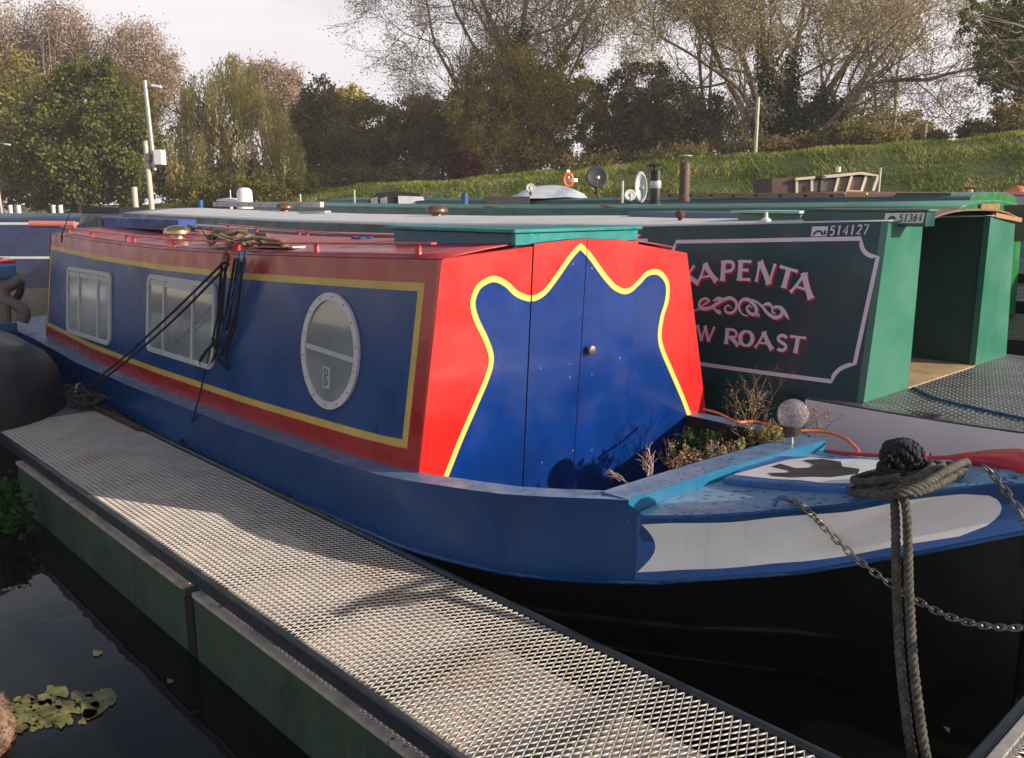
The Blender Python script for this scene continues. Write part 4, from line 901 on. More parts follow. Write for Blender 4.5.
Q2 = [qd((60,365),(115,370),(110,432),(52,428)), qd((118,371),(165,377),(162,438),(112,434)), qd((168,378),(232,387),(228,448),(162,440)), qd((234,388),(310,396),(302,459),(236,450)), qd((352,400),(412,408),(412,474),(344,465)), qd((408,408),(474,415),(468,480),(402,472)),
      qd((486,413),(542,420),(554,490),(470,482)), qd((560,424),(616,430),(608,499),(550,492)), qd((614,430),(688,438),(672,507),(606,500))]
word('SLOW', Q2[:4], kside, M_let, kb, 'slow_lettering', .0075, (.010, -.009), M_shad); word('ROAST', Q2[4:], kside, M_let, kb, 'roast_lettering', .0075, (.010, -.009), M_shad)
# scroll ornament
def kcurve(pix, w, off, name, m, dx=0, dz=0):
    mb = MB()
    for k_, pl in enumerate(pix):
        P = [kp(*q) for q in pl]; P = smoothpath([(p[0]+dx, 0, p[2]+dz) for p in P], 7); n = len(P); L_ = []; R_ = []
        for i in range(n):
            a = P[max(i-1, 0)]; b = P[min(i+1, n-1)]; d = b-a; d /= max(np.linalg.norm(d), 1e-9); nn = np.array([-d[2], 0, d[0]])*w/2*(.35+1.0*math.sin(PI*i/(n-1)))
            L_.append(kside((P[i]+nn)[0], (P[i]+nn)[2], off+k_*.0004)); R_.append(kside((P[i]-nn)[0], (P[i]-nn)[2], off+k_*.0004))
        mb.add(L_+R_, [(i, i+1, n+i+1, n+i) for i in range(n-1)])
    mb.build(name, m, kb, fix=False)
sc1 = [[(215,330),(240,325),(265,305),(285,290),(270,280),(250,290),(245,310),(262,322),(290,318),(320,300),(345,285),(370,278),(392,290),(398,315),(380,338),(355,335),(350,318),(364,308),(376,318)],
       [(300,290),(325,280),(345,285)], [(300,318),(318,332),(330,338),(325,325)], [(460,318),(450,308),(440,320),(450,338),(472,345),(480,325),(465,300),(440,283),(418,290),(408,315),(420,342),(445,352)],
       [(440,283),(470,288),(500,310),(525,340),(555,358),(580,350),(585,328),(570,315),(548,318),(545,335),(560,342)], [(555,310),(580,318),(600,345),(612,366)], [(480,345),(490,352),(478,340)], [(505,308),(530,302),(545,318)]]
kcurve(sc1, .017, .003, 'scroll_shadow', M_shad, .012, -.010); kcurve(sc1, .017, .0065, 'scroll', M_let)
# number and little emblem
def kq(x0, x1, yt, yb, sl=0): return [(lambda p: (p[0], p[2]))(kpl(*q)) for q in ((x0+sl, yt), (x1+sl, yt-.2), (x1, yb-.2), (x0, yb))]
w6 = 6.3; Q3 = [kq(829+i*6.7, 829+i*6.7+5.6, 225.6-i*.25, 235.6-i*.25, 2) for i in range(6)]
word('514127', Q3, kside, M_let, kb, 'boat_number', .004, plain=True)
mb = MB(); q = kq(811, 827, 226.5, 236.4, 1.5); mb.add([kside(*p, .003) for p in q], [(0,1,2,3)]); em = mb.build('number_emblem', M_let, kb)
mb = MB(); A = np.array(q); M_ = lambda u, v: lerp(lerp(A[3], A[2], u), lerp(A[0], A[1], u), v)
for (cx_, r1, r0) in ((.45, .34, .2),):
    n = 10; oo = [M_(cx_+r1*math.cos(PI*i/n), .12+.75*r1*2*math.sin(PI*i/n)) for i in range(n+1)]; ii = [M_(cx_+r0*math.cos(PI*i/n), .12+.75*r0*2*math.sin(PI*i/n)) for i in range(n+1)]
    mb.add([kside(*p, .0045) for p in oo+ii], [(i, i+1, n+2+i, n+1+i) for i in range(n)])
mb.add([kside(*M_(u, v), .0045) for u, v in ((.8,.15),(.95,.15),(.9,.6),(.78,.6))], [(0,1,2,3)])
mb.build('emblem_arch', M_kg, em)
# roof furniture on the green boat
def kroofz(x, y): return kr(x)+kcam(x)*(1-min(1, abs((y-KC)/hk))**2)
def krt(px, y): 
    p = aty(px, 220, y); return np.array([p[0], y, kroofz(p[0], y)])
for px, y, r in ((285, 5.9, .12), (437, 5.7, .115)):
    p = krt(px, y); mushroom(p[0], p[1], p[2], r, M_bronze, kb)
p = krt(680, 5.35); mb = MB()
rope_r = [p+np.array([.03*math.cos(t), .03*math.sin(t), .04+.02*math.sin(2.3*t)]) for t in np.linspace(0, 12, 20)]
mb.lathe([(.02,0),(.015,.015),(.032,.03),(.035,.055),(.02,.075),(.004,.08)], p, 14); mb.build('roof_fitting', M_rust, kb, smooth=50)
a = krt(738, 5.25); b = krt(800, 5.25)
mb = MB(); mb.box((a[0], 5.25, a[2]-.02), (b[0], 5.7, a[2]+.055)); hb2 = mb.build('roof_box', M_kgl, kb, bevel=.004)
mb = MB(); mb.box((a[0]-.03, 5.2, a[2]+.056), (b[0]+.02, 5.75, a[2]+.072)); mb.build('box_lid', mat('lid_pale_green', (.35,.5,.42), .5), hb2)
mb = MB(); c = krt(766, 5.05); mb.lathe([(.035,-.01),(.03,.02),(.012,.03),(.01,.06),(.002,.065)], c, 14); mb.build('white_horn', M_white, kb, smooth=50)
a = krt(628, 5.7); b = krt(738, 5.7); mb = MB(); mb.box((a[0], 5.7, a[2]-.02), (b[0]+.4, 6.3, a[2]+.045)); mb.build('roof_locker', M_kbl, kb, bevel=.005)
mb = MB(); p = krt(215, 6.1); q = krt(322, 6.1)
mb.box((p[0], 6.08, p[2]+.03), (q[0], 6.14, p[2]+.10)); tr_ = mb.build('pale_plank', mat('plank_grey_white', (.42,.4,.4), .6, var=.15), bevel=.004); tag(tr_, 'pale drilled metal plank lying along the grey roof of the lettered boat', 'plank')
mb = MB()
for i in range(9): mb.box((lerp(p[0], q[0], (i+.4)/9), 6.077, p[2]+.055), (lerp(p[0], q[0], (i+.4)/9)+.02, 6.0795, p[2]+.075))
mb.build('drilled_holes', M_dark, tr_)
c = krt(246, 6.4); mb = MB(); mb.lathe([(.12,0),(.115,.24),(.105,.28),(.07,.31),(.002,.32)], c+np.array([0,0,.02]), 18); o = mb.build('white_canister', M_white, smooth=50); tag(o, 'upright rounded white canister on the grey roof by the drilled plank', 'canister')
c = krt(232, 6.4); mb = MB(); mb.lathe([(.02,0),(.03,.11),(.22,.13),(.2,.155),(.1,.17),(.002,.18)], c, 22); mb.tube([c+np.array([0,0,.12]), c+np.array([0,0,.3])], .008, 6); o = mb.build('roof_aerial', M_white, smooth=50); tag(o, 'flat white disc aerial with a thin mast left of the white canister', 'aerial')
c = krt(310, 5.6); mb = MB(); mb.beam(c+np.array([-.2,0,.02]), c+np.array([.25,.1,.03]), .1, .02); o = mb.build('loose_board', mat('board_grey', (.4,.4,.42), .6), bevel=.003); tag(o, 'small flat grey board lying on the grey roof right of the first vent', 'board')
pts = [kbp(908, 389)+np.array([.03,0,.01]), atz(935, 398, .905), atz(975, 408, .905), atz(1030, 420, .905), atz(1060, 426, .905)]
mb = MB(); mb.tube(smoothpath(pts, 6), .009, 8); o = mb.build('blue_rope', M_ropeblue, smooth=60); tag(o, 'blue rope lying across the patterned metal stern deck', 'rope')
mb = MB()
for i in range(2): pass
tl_ = np.array([-1.0, KC+.1, .9]); mb = MB(); mb.tube(smoothpath([tl_, tl_+np.array([0,0,.35]), tl_+np.array([-.08,0,.75]), tl_+np.array([-.5,0,.85])], 6), .022, 8); 
# ------------------------------------------------------------ generic neighbours (local x runs bow to stern)
def nboat(label, x0, x1, y0, y1, zgw, zro, cside, croof, chull, cstern=None, rot=0, loc=None, line=None, lm=None, windows=(), rcam=.07, group=None):
    ctr = np.array([(x0+x1)/2, (y0+y1)/2, 0])
    t = empty('narrowboat', ctr, label, 'narrowboat', None, rot, local=False)
    yc = (y0+y1)/2; h = (y1-y0)/2
    zz = lambda x: .05*((2*(x-x0)/(x1-x0)-1)**2)
    X = np.linspace(x0, x1, 14); mb = MB()
    for s in (-1, 1): mb.grid([[(x, yc+s*h, zgw+zz(x)), (x, yc+s*(h-.11), zro+zz(x))] for x in X])
    mb.build('cabin_side', cside, t, smooth=60)
    mb = MB(); mb.grid([[(x, yc+(h-.11)*k, zro+zz(x)+rcam*(1-k*k)) for k in np.linspace(-1, 1, 9)] for x in X]); mb.build('roof', croof, t, smooth=60, solid=.02)
    for x, s in ((x0, -1), (x1, 1)): mb = MB(); mb.add([(x+.002*s, yc-h, zgw), (x+.002*s, yc+h, zgw), (x+.002*s, yc+h-.11, zro+zz(x))]+[(x+.002*s, yc+(h-.11)*k, zro+zz(x)+rcam*(1-k*k)) for k in (.5, 0, -.5)]+[(x+.002*s, yc-h+.11, zro+zz(x))], [tuple(range(7))]); mb.build('bulkhead', cstern or cside, t)
    mb = MB()
    for s in (-1, 1):
        rows = []
        for x in list(np.linspace(x0-2.4, x0, 10))+list(np.linspace(x0+.5, x1, 6))+list(np.linspace(x1+.2, x1+1.5, 8)):
            w = h+.1
            if x < x0: w *= 1-((x0-x)/2.45)**2
            if x > x1: w *= (1-((x-x1)/1.52)**2)**.5
            rows.append([(x, yc, zgw+.03), (x, yc+s*w, zgw), (x, yc+s*w*.99, zgw-.35), (x, yc+s*w*.9, -.05)])
        mb.grid(rows)
    mb.build('hull', chull, t, smooth=40)
    if line:
        mb = MB()
        for zl in line: mb.box((x0, yc-h-.004+.11*(zl-zgw)/(zro-zgw)-.004, zl-.018), (x1, yc-h+.11*(zl-zgw)/(zro-zgw)-.003, zl+.018))
        mb.build('coach_line', lm, t)
    for (wx, ww_, wz, wh) in windows:
        yy = yc-h+.11*(wz-zgw)/(zro-zgw); mb = MB(); 
        mb.prism([(a, yy-.012, b) for a, b in rrect(wx, wx+ww_, wz, wz+wh, .07)], (0, .03, 0)); wo = mb.build('window', M_frame, t)
        mb = MB(); mb.prism([(a, yy-.016, b) for a, b in rrect(wx+.04, wx+ww_-.04, wz+.04, wz+wh-.04, .05)], (0, .003, 0)); mb.build('pane', M_pane, wo)
    return t
M_g1 = mat('paint_green_b', (.012,.075,.06), .35, var=.15, coat=.3); M_g1r = mat('roof_green_b', (.05,.16,.13), .45, var=.2)
M_g2 = mat('paint_teal_c', (.01,.06,.07), .35, var=.15, coat=.3); M_g2r = mat('roof_teal_c', (.03,.10,.11), .45, var=.2)
M_bright = mat('paint_bright_green', (.012,.16,.035), .4, var=.1)
b3 = nboat('green narrowboat with a bright green stern, just behind the lettered boat', -17, aty(953, 215, 8.6)[0], 8.6, 10.6, .8, 1.90, M_g1, M_g1r, M_black, M_bright)
# raised companion box with the number plate, on the lettered boat's roof
by_ = 5.0; q0 = aty(803, 222, by_); q1 = aty(926, 222, by_); zt_ = aty(890, 211.2, by_)[2]
mb = MB(); mb.box((q0[0], by_, kr(-3)+.0), (q1[0], by_+.12, zt_)); cbx = mb.build('companion_box', M_g1, kb, bevel=.004)
mb = MB(); mb.box((q0[0]-.02, by_-.015, zt_+.001), (q1[0]+.015, by_+.135, zt_+.012)); mb.build('box_lid', M_g1r, cbx)
pA = [(lambda p: (p[0], p[2]))(aty(x, y, by_)) for x, y in ((886,213.2),(925,212.4),(923,223),(884,223.5))]
fl = lambda x, z, off=0: np.array([x, by_-.006-off, z])
mb = MB(); mb.prism([fl(*p) for p in pA], (0, .005, 0)); pl = mb.build('number_plate', M_white, cbx)
A = [np.array(p) for p in pA]; pm = lambda u, v: tuple(lerp(lerp(A[3], A[2], u), lerp(A[0], A[1], u), v))
word('51364', [[pm(.38+i*.12+.02, .88), pm(.38+i*.12+.115, .88), pm(.38+i*.12+.095, .15), pm(.38+i*.12, .15)] for i in range(5)], fl, M_char, kb, 'plate_number', .003, plain=True)
mb = MB(); n = 10; oo = [pm(.2+.12*math.cos(PI*i/n), .15+.6*math.sin(PI*i/n)) for i in range(n+1)]; ii = [pm(.2+.06*math.cos(PI*i/n), .15+.35*math.sin(PI*i/n)) for i in range(n+1)]
mb.add([fl(*p, .003) for p in oo+ii], [(i, i+1, n+2+i, n+1+i) for i in range(n)]); mb.build('plate_emblem', M_char, kb)
xs3 = aty(953, 215, 8.6)[0]
# olive open door on b3
p = aty(990, 205, 9.6)
mb = MB(); mb.prism([(xs3+.05, 9.75, 1.62), (xs3+.05, 9.75, 1.98), (xs3+.55, 9.95, 1.99), (xs3+.62, 9.98, 1.8), (xs3+.45, 9.9, 1.62)], (-.01, .03, 0)); mb.build('open_door', mat('door_olive', (.07,.075,.03), .5, var=.2), b3)
mb = MB(); mb.box((xs3+.01, 9.2, 1.85), (xs3+.03, 9.7, 1.99)); mb.build('door_edge', mat('varnish_orange', (.32,.19,.07), .4), b3)
b4 = nboat('long dark teal narrowboat behind the green boat, roof cluttered with chimneys and a plank', -20, aty(966, 203, 12.2)[0], 12.2, 14.2, .85, 2.02, M_g2, M_g2r, M_black, M_bright)
b5 = nboat('red roofed narrowboat with a curtained rounded window at the right edge', aty(955, 192, 15.5)[0]-3, aty(1024, 192, 15.5)[0]+5, 15.5, 17.5, .9, 2.10, mat('paint_grey_white', (.45,.46,.5), .4), mat('roof_red_b', (.3,.07,.06), .5), M_black)
# boat at the right with curtained window, closer
xw = aty(1008, 250, 9.8)[0]
b6 = nboat('dark blue boat with a cream framed lilac window beyond the open green stern', xw-.05, xw+6, 11.2, 13.0, .9, 1.82, mat('paint_navy', (.012,.03,.05), .3, coat=.3), M_g2r, mat('hull_navy', (.008,.015,.02), .4), None, line=(1.28,), lm=M_white)
mb = MB(); yy = 11.2
a = aty(1006, 262, 11.2); 
mb.prism([(x, yy+.02, z) for x, z in rrect(a[0]+.02, a[0]+.8, 1.36, 1.72, .12)], (0, .02, 0)); wf = mb.build('window_frame', mat('frame_cream', (.6,.55,.4), .4), b6)
mb = MB(); mb.prism([(x, yy+.012, z) for x, z in rrect(a[0]+.05, a[0]+.77, 1.39, 1.69, .1)], (0, .01, 0)); mb.build('curtain_pane', mat('pane_lilac', (.3,.31,.42), .3, var=.3, vscale=9), wf)
# left dark blue boat (runs across the view)
LB = atd(40, 222, 13.0); M_nb = mat('paint_navy_left', (.02,.035,.11), .3, var=.15, coat=.4); 
ang = math.atan2(R[1], R[0])
bl = nboat('dark blue narrowboat with two white coach lines at the left edge, behind the red roof', -5, 5, -1, 1, .75, 1.76, M_nb, mat('roof_navy', (.06,.08,.13), .45, var=.2), mat('hull_cream_left', (.3,.27,.24), .5, var=.2), None, line=(1.70, 1.20), lm=M_white, windows=((-4.2,.8,1.3,.3),))
c = atd(-75, 222, 13.0); bl.location = (c[0]+F[0], c[1]+F[1], 0); bl.rotation_euler = (0, 0, ang)
def local_thing(o, c, rot): o.location = c; o.rotation_euler = (0, 0, rot)
mb = MB(); p = atd(30, 224, 11.8); q = atd(75, 224.5, 11.8); mb.tube([p, q], .045, 10); o = mb.build('red_pole', mat('pole_red_pale', (.6,.2,.17), .5), smooth=50); tag(o, 'faded red pole resting level beyond the far end of the red roof', 'pole')
# ------------------------------------------------------------ outboard engine at the left edge
oc = atd(8, 335, 8.6); ob = empty('outboard_engine', (oc[0], oc[1], .3), 'old outboard engine with a blue cowl, clamped at the left edge behind the grey boat', 'outboard engine')
B_ = lambda px, py: atd(px, py, 8.6)
def blob(name, pts, r, m): mb = MB(); mb.tube(smoothpath([B_(*p) for p in pts], 4), r, 12); return mb.build(name, m, ob, smooth=50)
mb = MB(); c = B_(0, 270); mb.box(c-np.array([.22,.12,.09]), c+np.array([.12,.12,.07])); mb.build('cowl', mat('cowl_blue', (.04,.13,.3), .4), ob, bevel=.03)
mb = MB(); c = B_(2, 261); mb.box(c-np.array([.2,.1,.02]), c+np.array([.1,.1,.015])); mb.build('cowl_top', M_redside, ob, bevel=.01)
blob('throttle_arm', [(4,288),(14,283),(22,277)], .06, mat('engine_grey', (.14,.12,.11), .6, var=.2, bump=.1))
blob('casing', [(0,300),(14,303),(24,312),(22,322)], .06, MATS['engine_grey'])
blob('gear_leg', [(4,258),(5,300),(7,345),(6,400)], [.05,.07,.05,.05][0], mat('engine_brown', (.17,.12,.09), .6, var=.3))
blob('fuel_pipe', [(16,300),(20,292),(21,284)], .035, M_ropeb)
mb = MB(); c = B_(3, 327); mb.box(c-np.array([.25,.1,.05]), c+np.array([.12,.1,.05])); mb.build('clamp_bracket', MATS['cowl_blue'], ob, bevel=.01)
# ------------------------------------------------------------ gear on the far roofs
def lab(o, l, c, g=None): return tag(o, l, c, g)
D = 12.4
def chimney(px, yb, yt, w, r, capw, m, label, cowl=True):
    b = atd(px, yb, w); tz = atd(px, yt, w)[2]; t = empty('chimney', b, label, 'chimney')
    mb = MB(); mb.lathe([(r*1.15,-.05),(r*1.15,.02),(r,.03),(r,(tz-b[2])*.8),(r*.9,(tz-b[2])*.82)], b, 16); mb.build('pipe', m, t, smooth=40)
    h = tz-b[2]; mb = MB(); mb.lathe([(capw,h*.93),(capw*.98,h*.95),(capw*.5,h),(.002,h*1.01)] if cowl else [(capw,h*.96),(capw,h*.98),(.002,h)], b, 18); mb.build('cap', M_ropeb if cowl else M_steel, t, smooth=40)
    for k in range(3): mb = MB(); a = 2*PI*k/3+.4; d_ = np.array([math.cos(a), math.sin(a), 0]); mb.beam(b+d_*r*.9+np.array([0,0,h*.7]), b+d_*capw*.85+np.array([0,0,h*.945]), .02, .006); mb.build('cap_stay', m, t)
    return t, b
t, b = chimney(655, 203, 163.5, 12.3, .075, .135, mat('stove_black', (.02,.02,.022), .45, .2), 'black chimney with a domed cowl and silver collar on the teal boat roof')
mb = MB(); mb.lathe([(.08,.2),(.084,.22),(.084,.28),(.08,.3)], b, 16); mb.build('silver_collar', M_steel, t, smooth=40)
chimney(684, 198, 155, 12.9, .075, .1, mat('stove_rusty', (.13,.07,.05), .7, var=.4, vscale=8), 'tall rusty brown chimney pipe with a flat cap, right of the black one', cowl=False)
def dish(px, py, w, r, m, label, sq=1.0, face=None, base=True):
    c = atd(px, py, w); t = empty('satellite_dish', c-np.array([0,0,r*1.4]), label, 'satellite dish')
    n_ = np.array(face if face is not None else -F+np.array([0,0,.25]), float); n_ /= np.linalg.norm(n_); e = np.cross(n_, (0,0,1.)); e /= np.linalg.norm(e); f = np.cross(e, n_)
    mb = MB(); rows = []
    for i in range(6):
        rr = r*i/5; rows.append([c+(e*math.cos(t_)*sq+f*math.sin(t_))*rr-n_*.18*r*(1-(i/5)**2) for t_ in np.linspace(0, 2*PI, 25)])
    mb.grid(rows); mb.build('reflector', m, t, smooth=60, solid=.012)
    mb = MB(); mb.tube([c-n_*r*.15, c-n_*r*.3-np.array([0,0,r*.5]), c-n_*r*.3-np.array([0,0,r*1.5])], .02, 8); mb.build('stand', M_ropeb, t)
    mb = MB(); mb.tube([c-f*r*.9, c+n_*r*.8-f*r*.25], .008, 6); mb.box(c+n_*r*.8-f*r*.25-.025, c+n_*r*.8-f*r*.25+.025); mb.build('feed_arm', M_steel, t)
dish(597, 177, 16, .20, mat('dish_dark', (.05,.055,.065), .5), 'dark grey satellite dish standing on a boat roof right of the life ring')
dish(641, 187, 13.2, .24, mat('dish_white', (.6,.6,.62), .5), 'pale satellite dish seen almost edge-on behind the black chimney', sq=.38)
dish(630, 195, 13.0, .085, M_white, 'small round white dish low between the dark dish and the chimney')
dish(530.5, 188, 16, .085, MATS['dish_white'], 'small pale dish beside the blue and white tarpaulin boat')
# life ring on a post
c = atd(568, 180, 22); t = empty('life_ring', c-np.array([0,0,1]), 'orange life ring on its white post at the bank foot', 'life ring')
mb = MB(); e = R; f = U; 
mb.tube([c+e*.11*math.cos(a)+f*.15*math.sin(a) for a in np.linspace(0, 2*PI, 25)], .045, 10, cap=False); mb.build('ring', mat('ring_orange', (.8,.17,.04), .5), t, smooth=60)
mb = MB(); mb.box(c+F*.06-R*.05-U*1.4, c+F*.1+R*.05+U*.25); mb.box(c+F*.05+R*.0-U*.05, c+F*.1+R*.25+U*.04); mb.build('post', M_white, t)
# planks / poles lying on the teal boat
def fbeam(name, a, b, wd, w_, h_, m, label, cat, bev=.004):
    mb = MB(); mb.beam(atd(*a, wd), atd(*b, wd if not isinstance(wd, tuple) else wd[1]), w_, h_); o = mb.build(name, m, bevel=bev); return tag(o, label, cat)
yy = 12.5
def pbeam(name, a, b, Y, w_, h_, m, label, cat):
    mb = MB(); mb.beam(aty(*a, Y), aty(*b, Y), w_, h_); o = mb.build(name, m, bevel=.004); return tag(o, label, cat)
M_wood = mat('weathered_wood', (.27,.2,.14), .75, var=.3, vscale=6, bump=.2, stretch=(1,6,6))
pw = pbeam('gang_plank', (660, 195.5), (845, 195.8), 12.5, .05, .085, M_wood, 'long weathered wooden gangplank with bolt holes on the teal boat roof', 'gangplank')
mb = MB(); A0, A1 = aty(660, 195.5, 12.475), aty(845, 195.8, 12.475)
for i in range(8): p = lerp(A0, A1, (i+.5)/8); mb.box(p-np.array([.03,.003,.015]), p+np.array([.03,-.001,.015]))
mb.build('bolt_holes', M_dark, pw)
pbeam('lit_plank_end', (847, 196), (867, 196), 12.5, .06, .09, mat('plank_gold_lit', (.55,.36,.14), .6, var=.2), 'short gold end of the gangplank with sunlight put into its colour', 'board')  # sunlit part of the gangplank, the light painted as a brighter gold piece
pbeam('rolled_cover', (869, 196.5), (895, 196.8), 12.5, .08, .08, mat('roll_beige', (.45,.36,.28), .7), 'rolled beige cover between the gold plank end and the dark green box', 'cover')
pbeam('green_box', (898, 196.5), (954, 196.5), 12.5, .2, .10, mat('box_green', (.01,.1,.08), .4), 'long dark green roof box at the right end of the teal boat', 'roof box')
pbeam('boat_hook', (485, 206), (518, 210.5), 8.9, .03, .03, M_wood, 'wooden boat hook shaft slanting on the green roof behind the teal hatch', 'boat hook')
pbeam('boat_hook', (601, 205), (628, 210), 8.9, .03, .03, M_wood, 'short wooden shaft slanting on the green roof left of the chimney', 'boat hook')
# canopy boat
cb = empty('canopied_boat', atd(398, 214, 20)*np.array([1,1,0]), 'small boat with a black canvas canopy and a sunlit white panel', 'boat')
mb = MB(); L0 = atd(365, 212, 20); L1 = atd(430, 212, 20); ax = (L1-L0); n_ = F
prof = [(0,0),(.06,.27),(.2,.42),(.5,.47),(.85,.42),(.97,.2),(1,0)]
mb.prism([L0+ax*a+U*b for a, b in prof], F*1.4); mb.build('canopy', mat('canvas_black', (.03,.028,.03), .8, bump=.2), cb, bevel=.02)
for k, (a, b) in enumerate(((.09,.2),(.24,.35))):
    mb = MB(); mb.prism([L0+ax*(a+.01)+U*.05, L0+ax*a+U*.3, L0+ax*b+U*.34, L0+ax*b+U*.05], -F*.01); mb.build('canopy_window', M_pane, cb)
mb = MB(); mb.prism([L0+ax*.52+U*.16-F*.03, L0+ax*.52+U*.36-F*.03, L0+ax*.9+U*.34-F*.03, L0+ax*.95+U*.16-F*.03], -F*.01); mb.build('white_panel', mat('panel_bright', (.85,.83,.85), .6, bump=.4, bscale=8), cb)
mb = MB(); mb.prism([L0-ax*.15+F*.3, L0+ax*1.3+F*.3, L0+ax*1.25+F*.3-U*.9, L0-ax*.1+F*.3-U*.9], F*1.7); mb.build('hull', M_black, cb)
# tarpaulin boat
tb = empty('covered_cruiser', atd(550, 214, 17)*np.array([1,1,0]), 'boat under a blue and white tarpaulin in front of the life ring', 'boat')
L0 = atd(487, 207, 17); L1 = atd(597, 207, 17); ax = L1-L0
mb = MB(); rows = []
for i in range(12):
    s = i/11; h_ = np.interp(s, [0,.2,.4,.7,.9,1], [.05,.2,.4,.42,.3,.05]); rows.append([L0+ax*s+F*(.2+1.4*k)+U*(h_*math.sin(PI*(.15+.7*k))+.02*math.sin(9*s+5*k)) for k in np.linspace(0, 1, 9)])
M_tarp = mat('tarp_blue_white', (.55,.56,.62), .5, var=.1, fade=(.12,.2,.42), fade_amt=.45, bump=.3, bscale=5)
mb.grid(rows); mb.build('tarpaulin', M_tarp, tb, smooth=60)
mb = MB(); mb.prism([L0+F*.2, L1+F*.2, L1+F*.2-U*1.0, L0+F*.2-U*1.0], F*1.5); mb.build('hull', mat('hull_grey_dk', (.06,.06,.065), .5), tb)
# wheelhouse boat
wb = empty('wheelhouse_boat', atd(825, 210, 17.5)*np.array([1,1,0]), 'wooden cruiser wheelhouse with cream window frames below the grassy bank', 'boat')
W0 = lambda px, py, k=0: atd(px, py, 17.5)+F*k
M_cream = mat('cream_frame', (.6,.52,.42), .5, var=.1); M_brn = mat('brown_cabin', (.1,.055,.045), .5, var=.2); M_wgl = mat('brown_glass', (.13,.09,.06), .08, coat=.5)
mb = MB(); mb.prism([W0(772,204), W0(772,178), W0(796,178), W0(796,204)], F*1.4); mb.build('rear_cabin', M_brn, wb)
mb = MB(); mb.prism([W0(796,204), W0(796,181), W0(836,176), W0(832,204)], F*1.4); mb.build('side_glazing', M_wgl, wb)
mb = MB(); mb.prism([W0(832,204), W0(838,178), W0(872,176), W0(867,204)], F*1.3); mb.build('windscreen', M_wgl, wb)
mb = MB(); q = [W0(794,178,-.1), W0(838,174,-.1), W0(860,172,-.1), W0(877,175,-.1), W0(876,176.5,-.1), W0(858,174.5,-.1), W0(838,177,-.1), W0(794,180.5,-.1)]; mb.prism(q, F*1.6); mb.build('roof', M_cream, wb)
for (a, b) in (((796,203),(796,179)), ((811,203),(811,179)), ((831,203),(838,176)), ((846,192),(851,175)), ((860,192),(866,174)), ((846,191),(861,192)), ((872,191),(877,176)), ((796,203),(833,203))):
    mb = MB(); mb.beam(W0(*a, -.04), W0(*b, -.04), .05, .045, up=F); mb.build('frame_bar', M_cream, wb)
mb = MB(); mb.prism([W0(750,203,-.3), W0(890,203,-.3), W0(880,250,-.3), W0(755,250,-.3)], F*2); mb.build('hull', M_brn, wb)
mb = MB(); mb.lathe([(.05,0),(.05,.1)], W0(838,172), 10); mb.build('roof_pot', M_white, wb)
mb = MB(); c = W0(811,192,-.5); mb.lathe([(.05,-.3),(.05,.22),(.1,.24),(.1,.29),(.03,.31)], c, 14); o = mb.build('stove_pipe', mat('stove_brown', (.06,.04,.035), .6), smooth=40); tag(o, 'short brown stove pipe with a fat cap in front of the wheelhouse', 'stove pipe')
def bolly(name, px, yb, yt, w, r, m, label, cat, top=None):
    b = atd(px, yb, w); t = atd(px, yt, w); mb = MB(); mb.tube([b, np.array([b[0], b[1], t[2]])], r, 10); o = mb.build(name, m, smooth=50); return tag(o, label, cat)
bolly('blue_post', 465, 215, 193, 16, .06, mat('post_blue', (.03,.12,.3), .5), 'blue capped mooring post left of the tarpaulin boat', 'post')
bolly('blue_post', 201, 212, 200, 20, .06, MATS['post_blue'], 'tiny blue post standing left of the white disc aerial', 'post')
bolly('thin_pole', 301, 213, 194, 18, .02, M_steel, 'thin grey rod standing above the grey roof below the bank', 'pole')
bolly('thin_pole', 355, 211, 190, 18, .02, M_steel, 'thin grey rod immediately left of the black canopy', 'pole')
bolly('thin_pole', 622, 203, 181, 15, .025, M_steel, 'short pale rod between the dark dish and the small white dish', 'pole')
bolly('thin_pole', 878, 200, 168, 17, .02, M_steel, 'thin pale rod at the bow of the wheelhouse', 'pole')
bolly('white_stake', 137, 222, 187, 16, .05, M_cream, 'leaning pale stake left of the tall lamp post', 'stake')
bolly('white_stake', 11, 214, 205, 20, .05, M_white, 'first short white stub at the far left above the blue roof', 'stake')
bolly('white_stake', 19, 214, 205, 20, .05, M_white, 'second short white stub from the left above the blue roof', 'stake')
bolly('white_stake', 54, 214, 205, 20, .05, M_white, 'third short white stub from the left above the blue roof', 'stake')
bolly('white_stake', 61, 214, 205, 20, .05, M_white, 'fourth short white stub from the left above the blue roof', 'stake')
def roofbox(px0, px1, yb, yt, w, dep, m, name, label, cat):
    mb = MB(); mb.prism([atd(px0,yb,w), atd(px0,yt,w), atd(px1,yt,w), atd(px1,yb,w)], F*dep); o = mb.build(name, m, bevel=.01); return tag(o, label, cat)
roofbox(82, 120, 214, 207.5, 13.6, .8, M_ropeb, 'roof_rack', 'flat black rack on the dark blue roof at the left', 'rack')
roofbox(484, 530, 207, 196.5, 15, .8, mat('box_charcoal', (.05,.045,.045), .7), 'dark_box', 'long low charcoal box left of the tarpaulin boat', 'box')
mb = MB(); c = atd(970, 191, 16.2); mb.lathe([(.05,-.08),(.05,.03),(.11,.05),(.12,.075),(.03,.1)], c, 14); o = mb.build('roof_vent', M_brass, smooth=50); tag(o, 'small brass mushroom vent on the far red roof', 'vent')
mb = MB(); c = atd(1018, 193, 16.2); mb.lathe([(.14,-.07),(.17,0),(.15,.08),(.05,.13),(.002,.135)], c, 16); o = mb.build('orange_buoy', mat('buoy_orange', (.6,.2,.09), .5), smooth=60); tag(o, 'round orange buoy on the far red roof at the right edge', 'buoy')
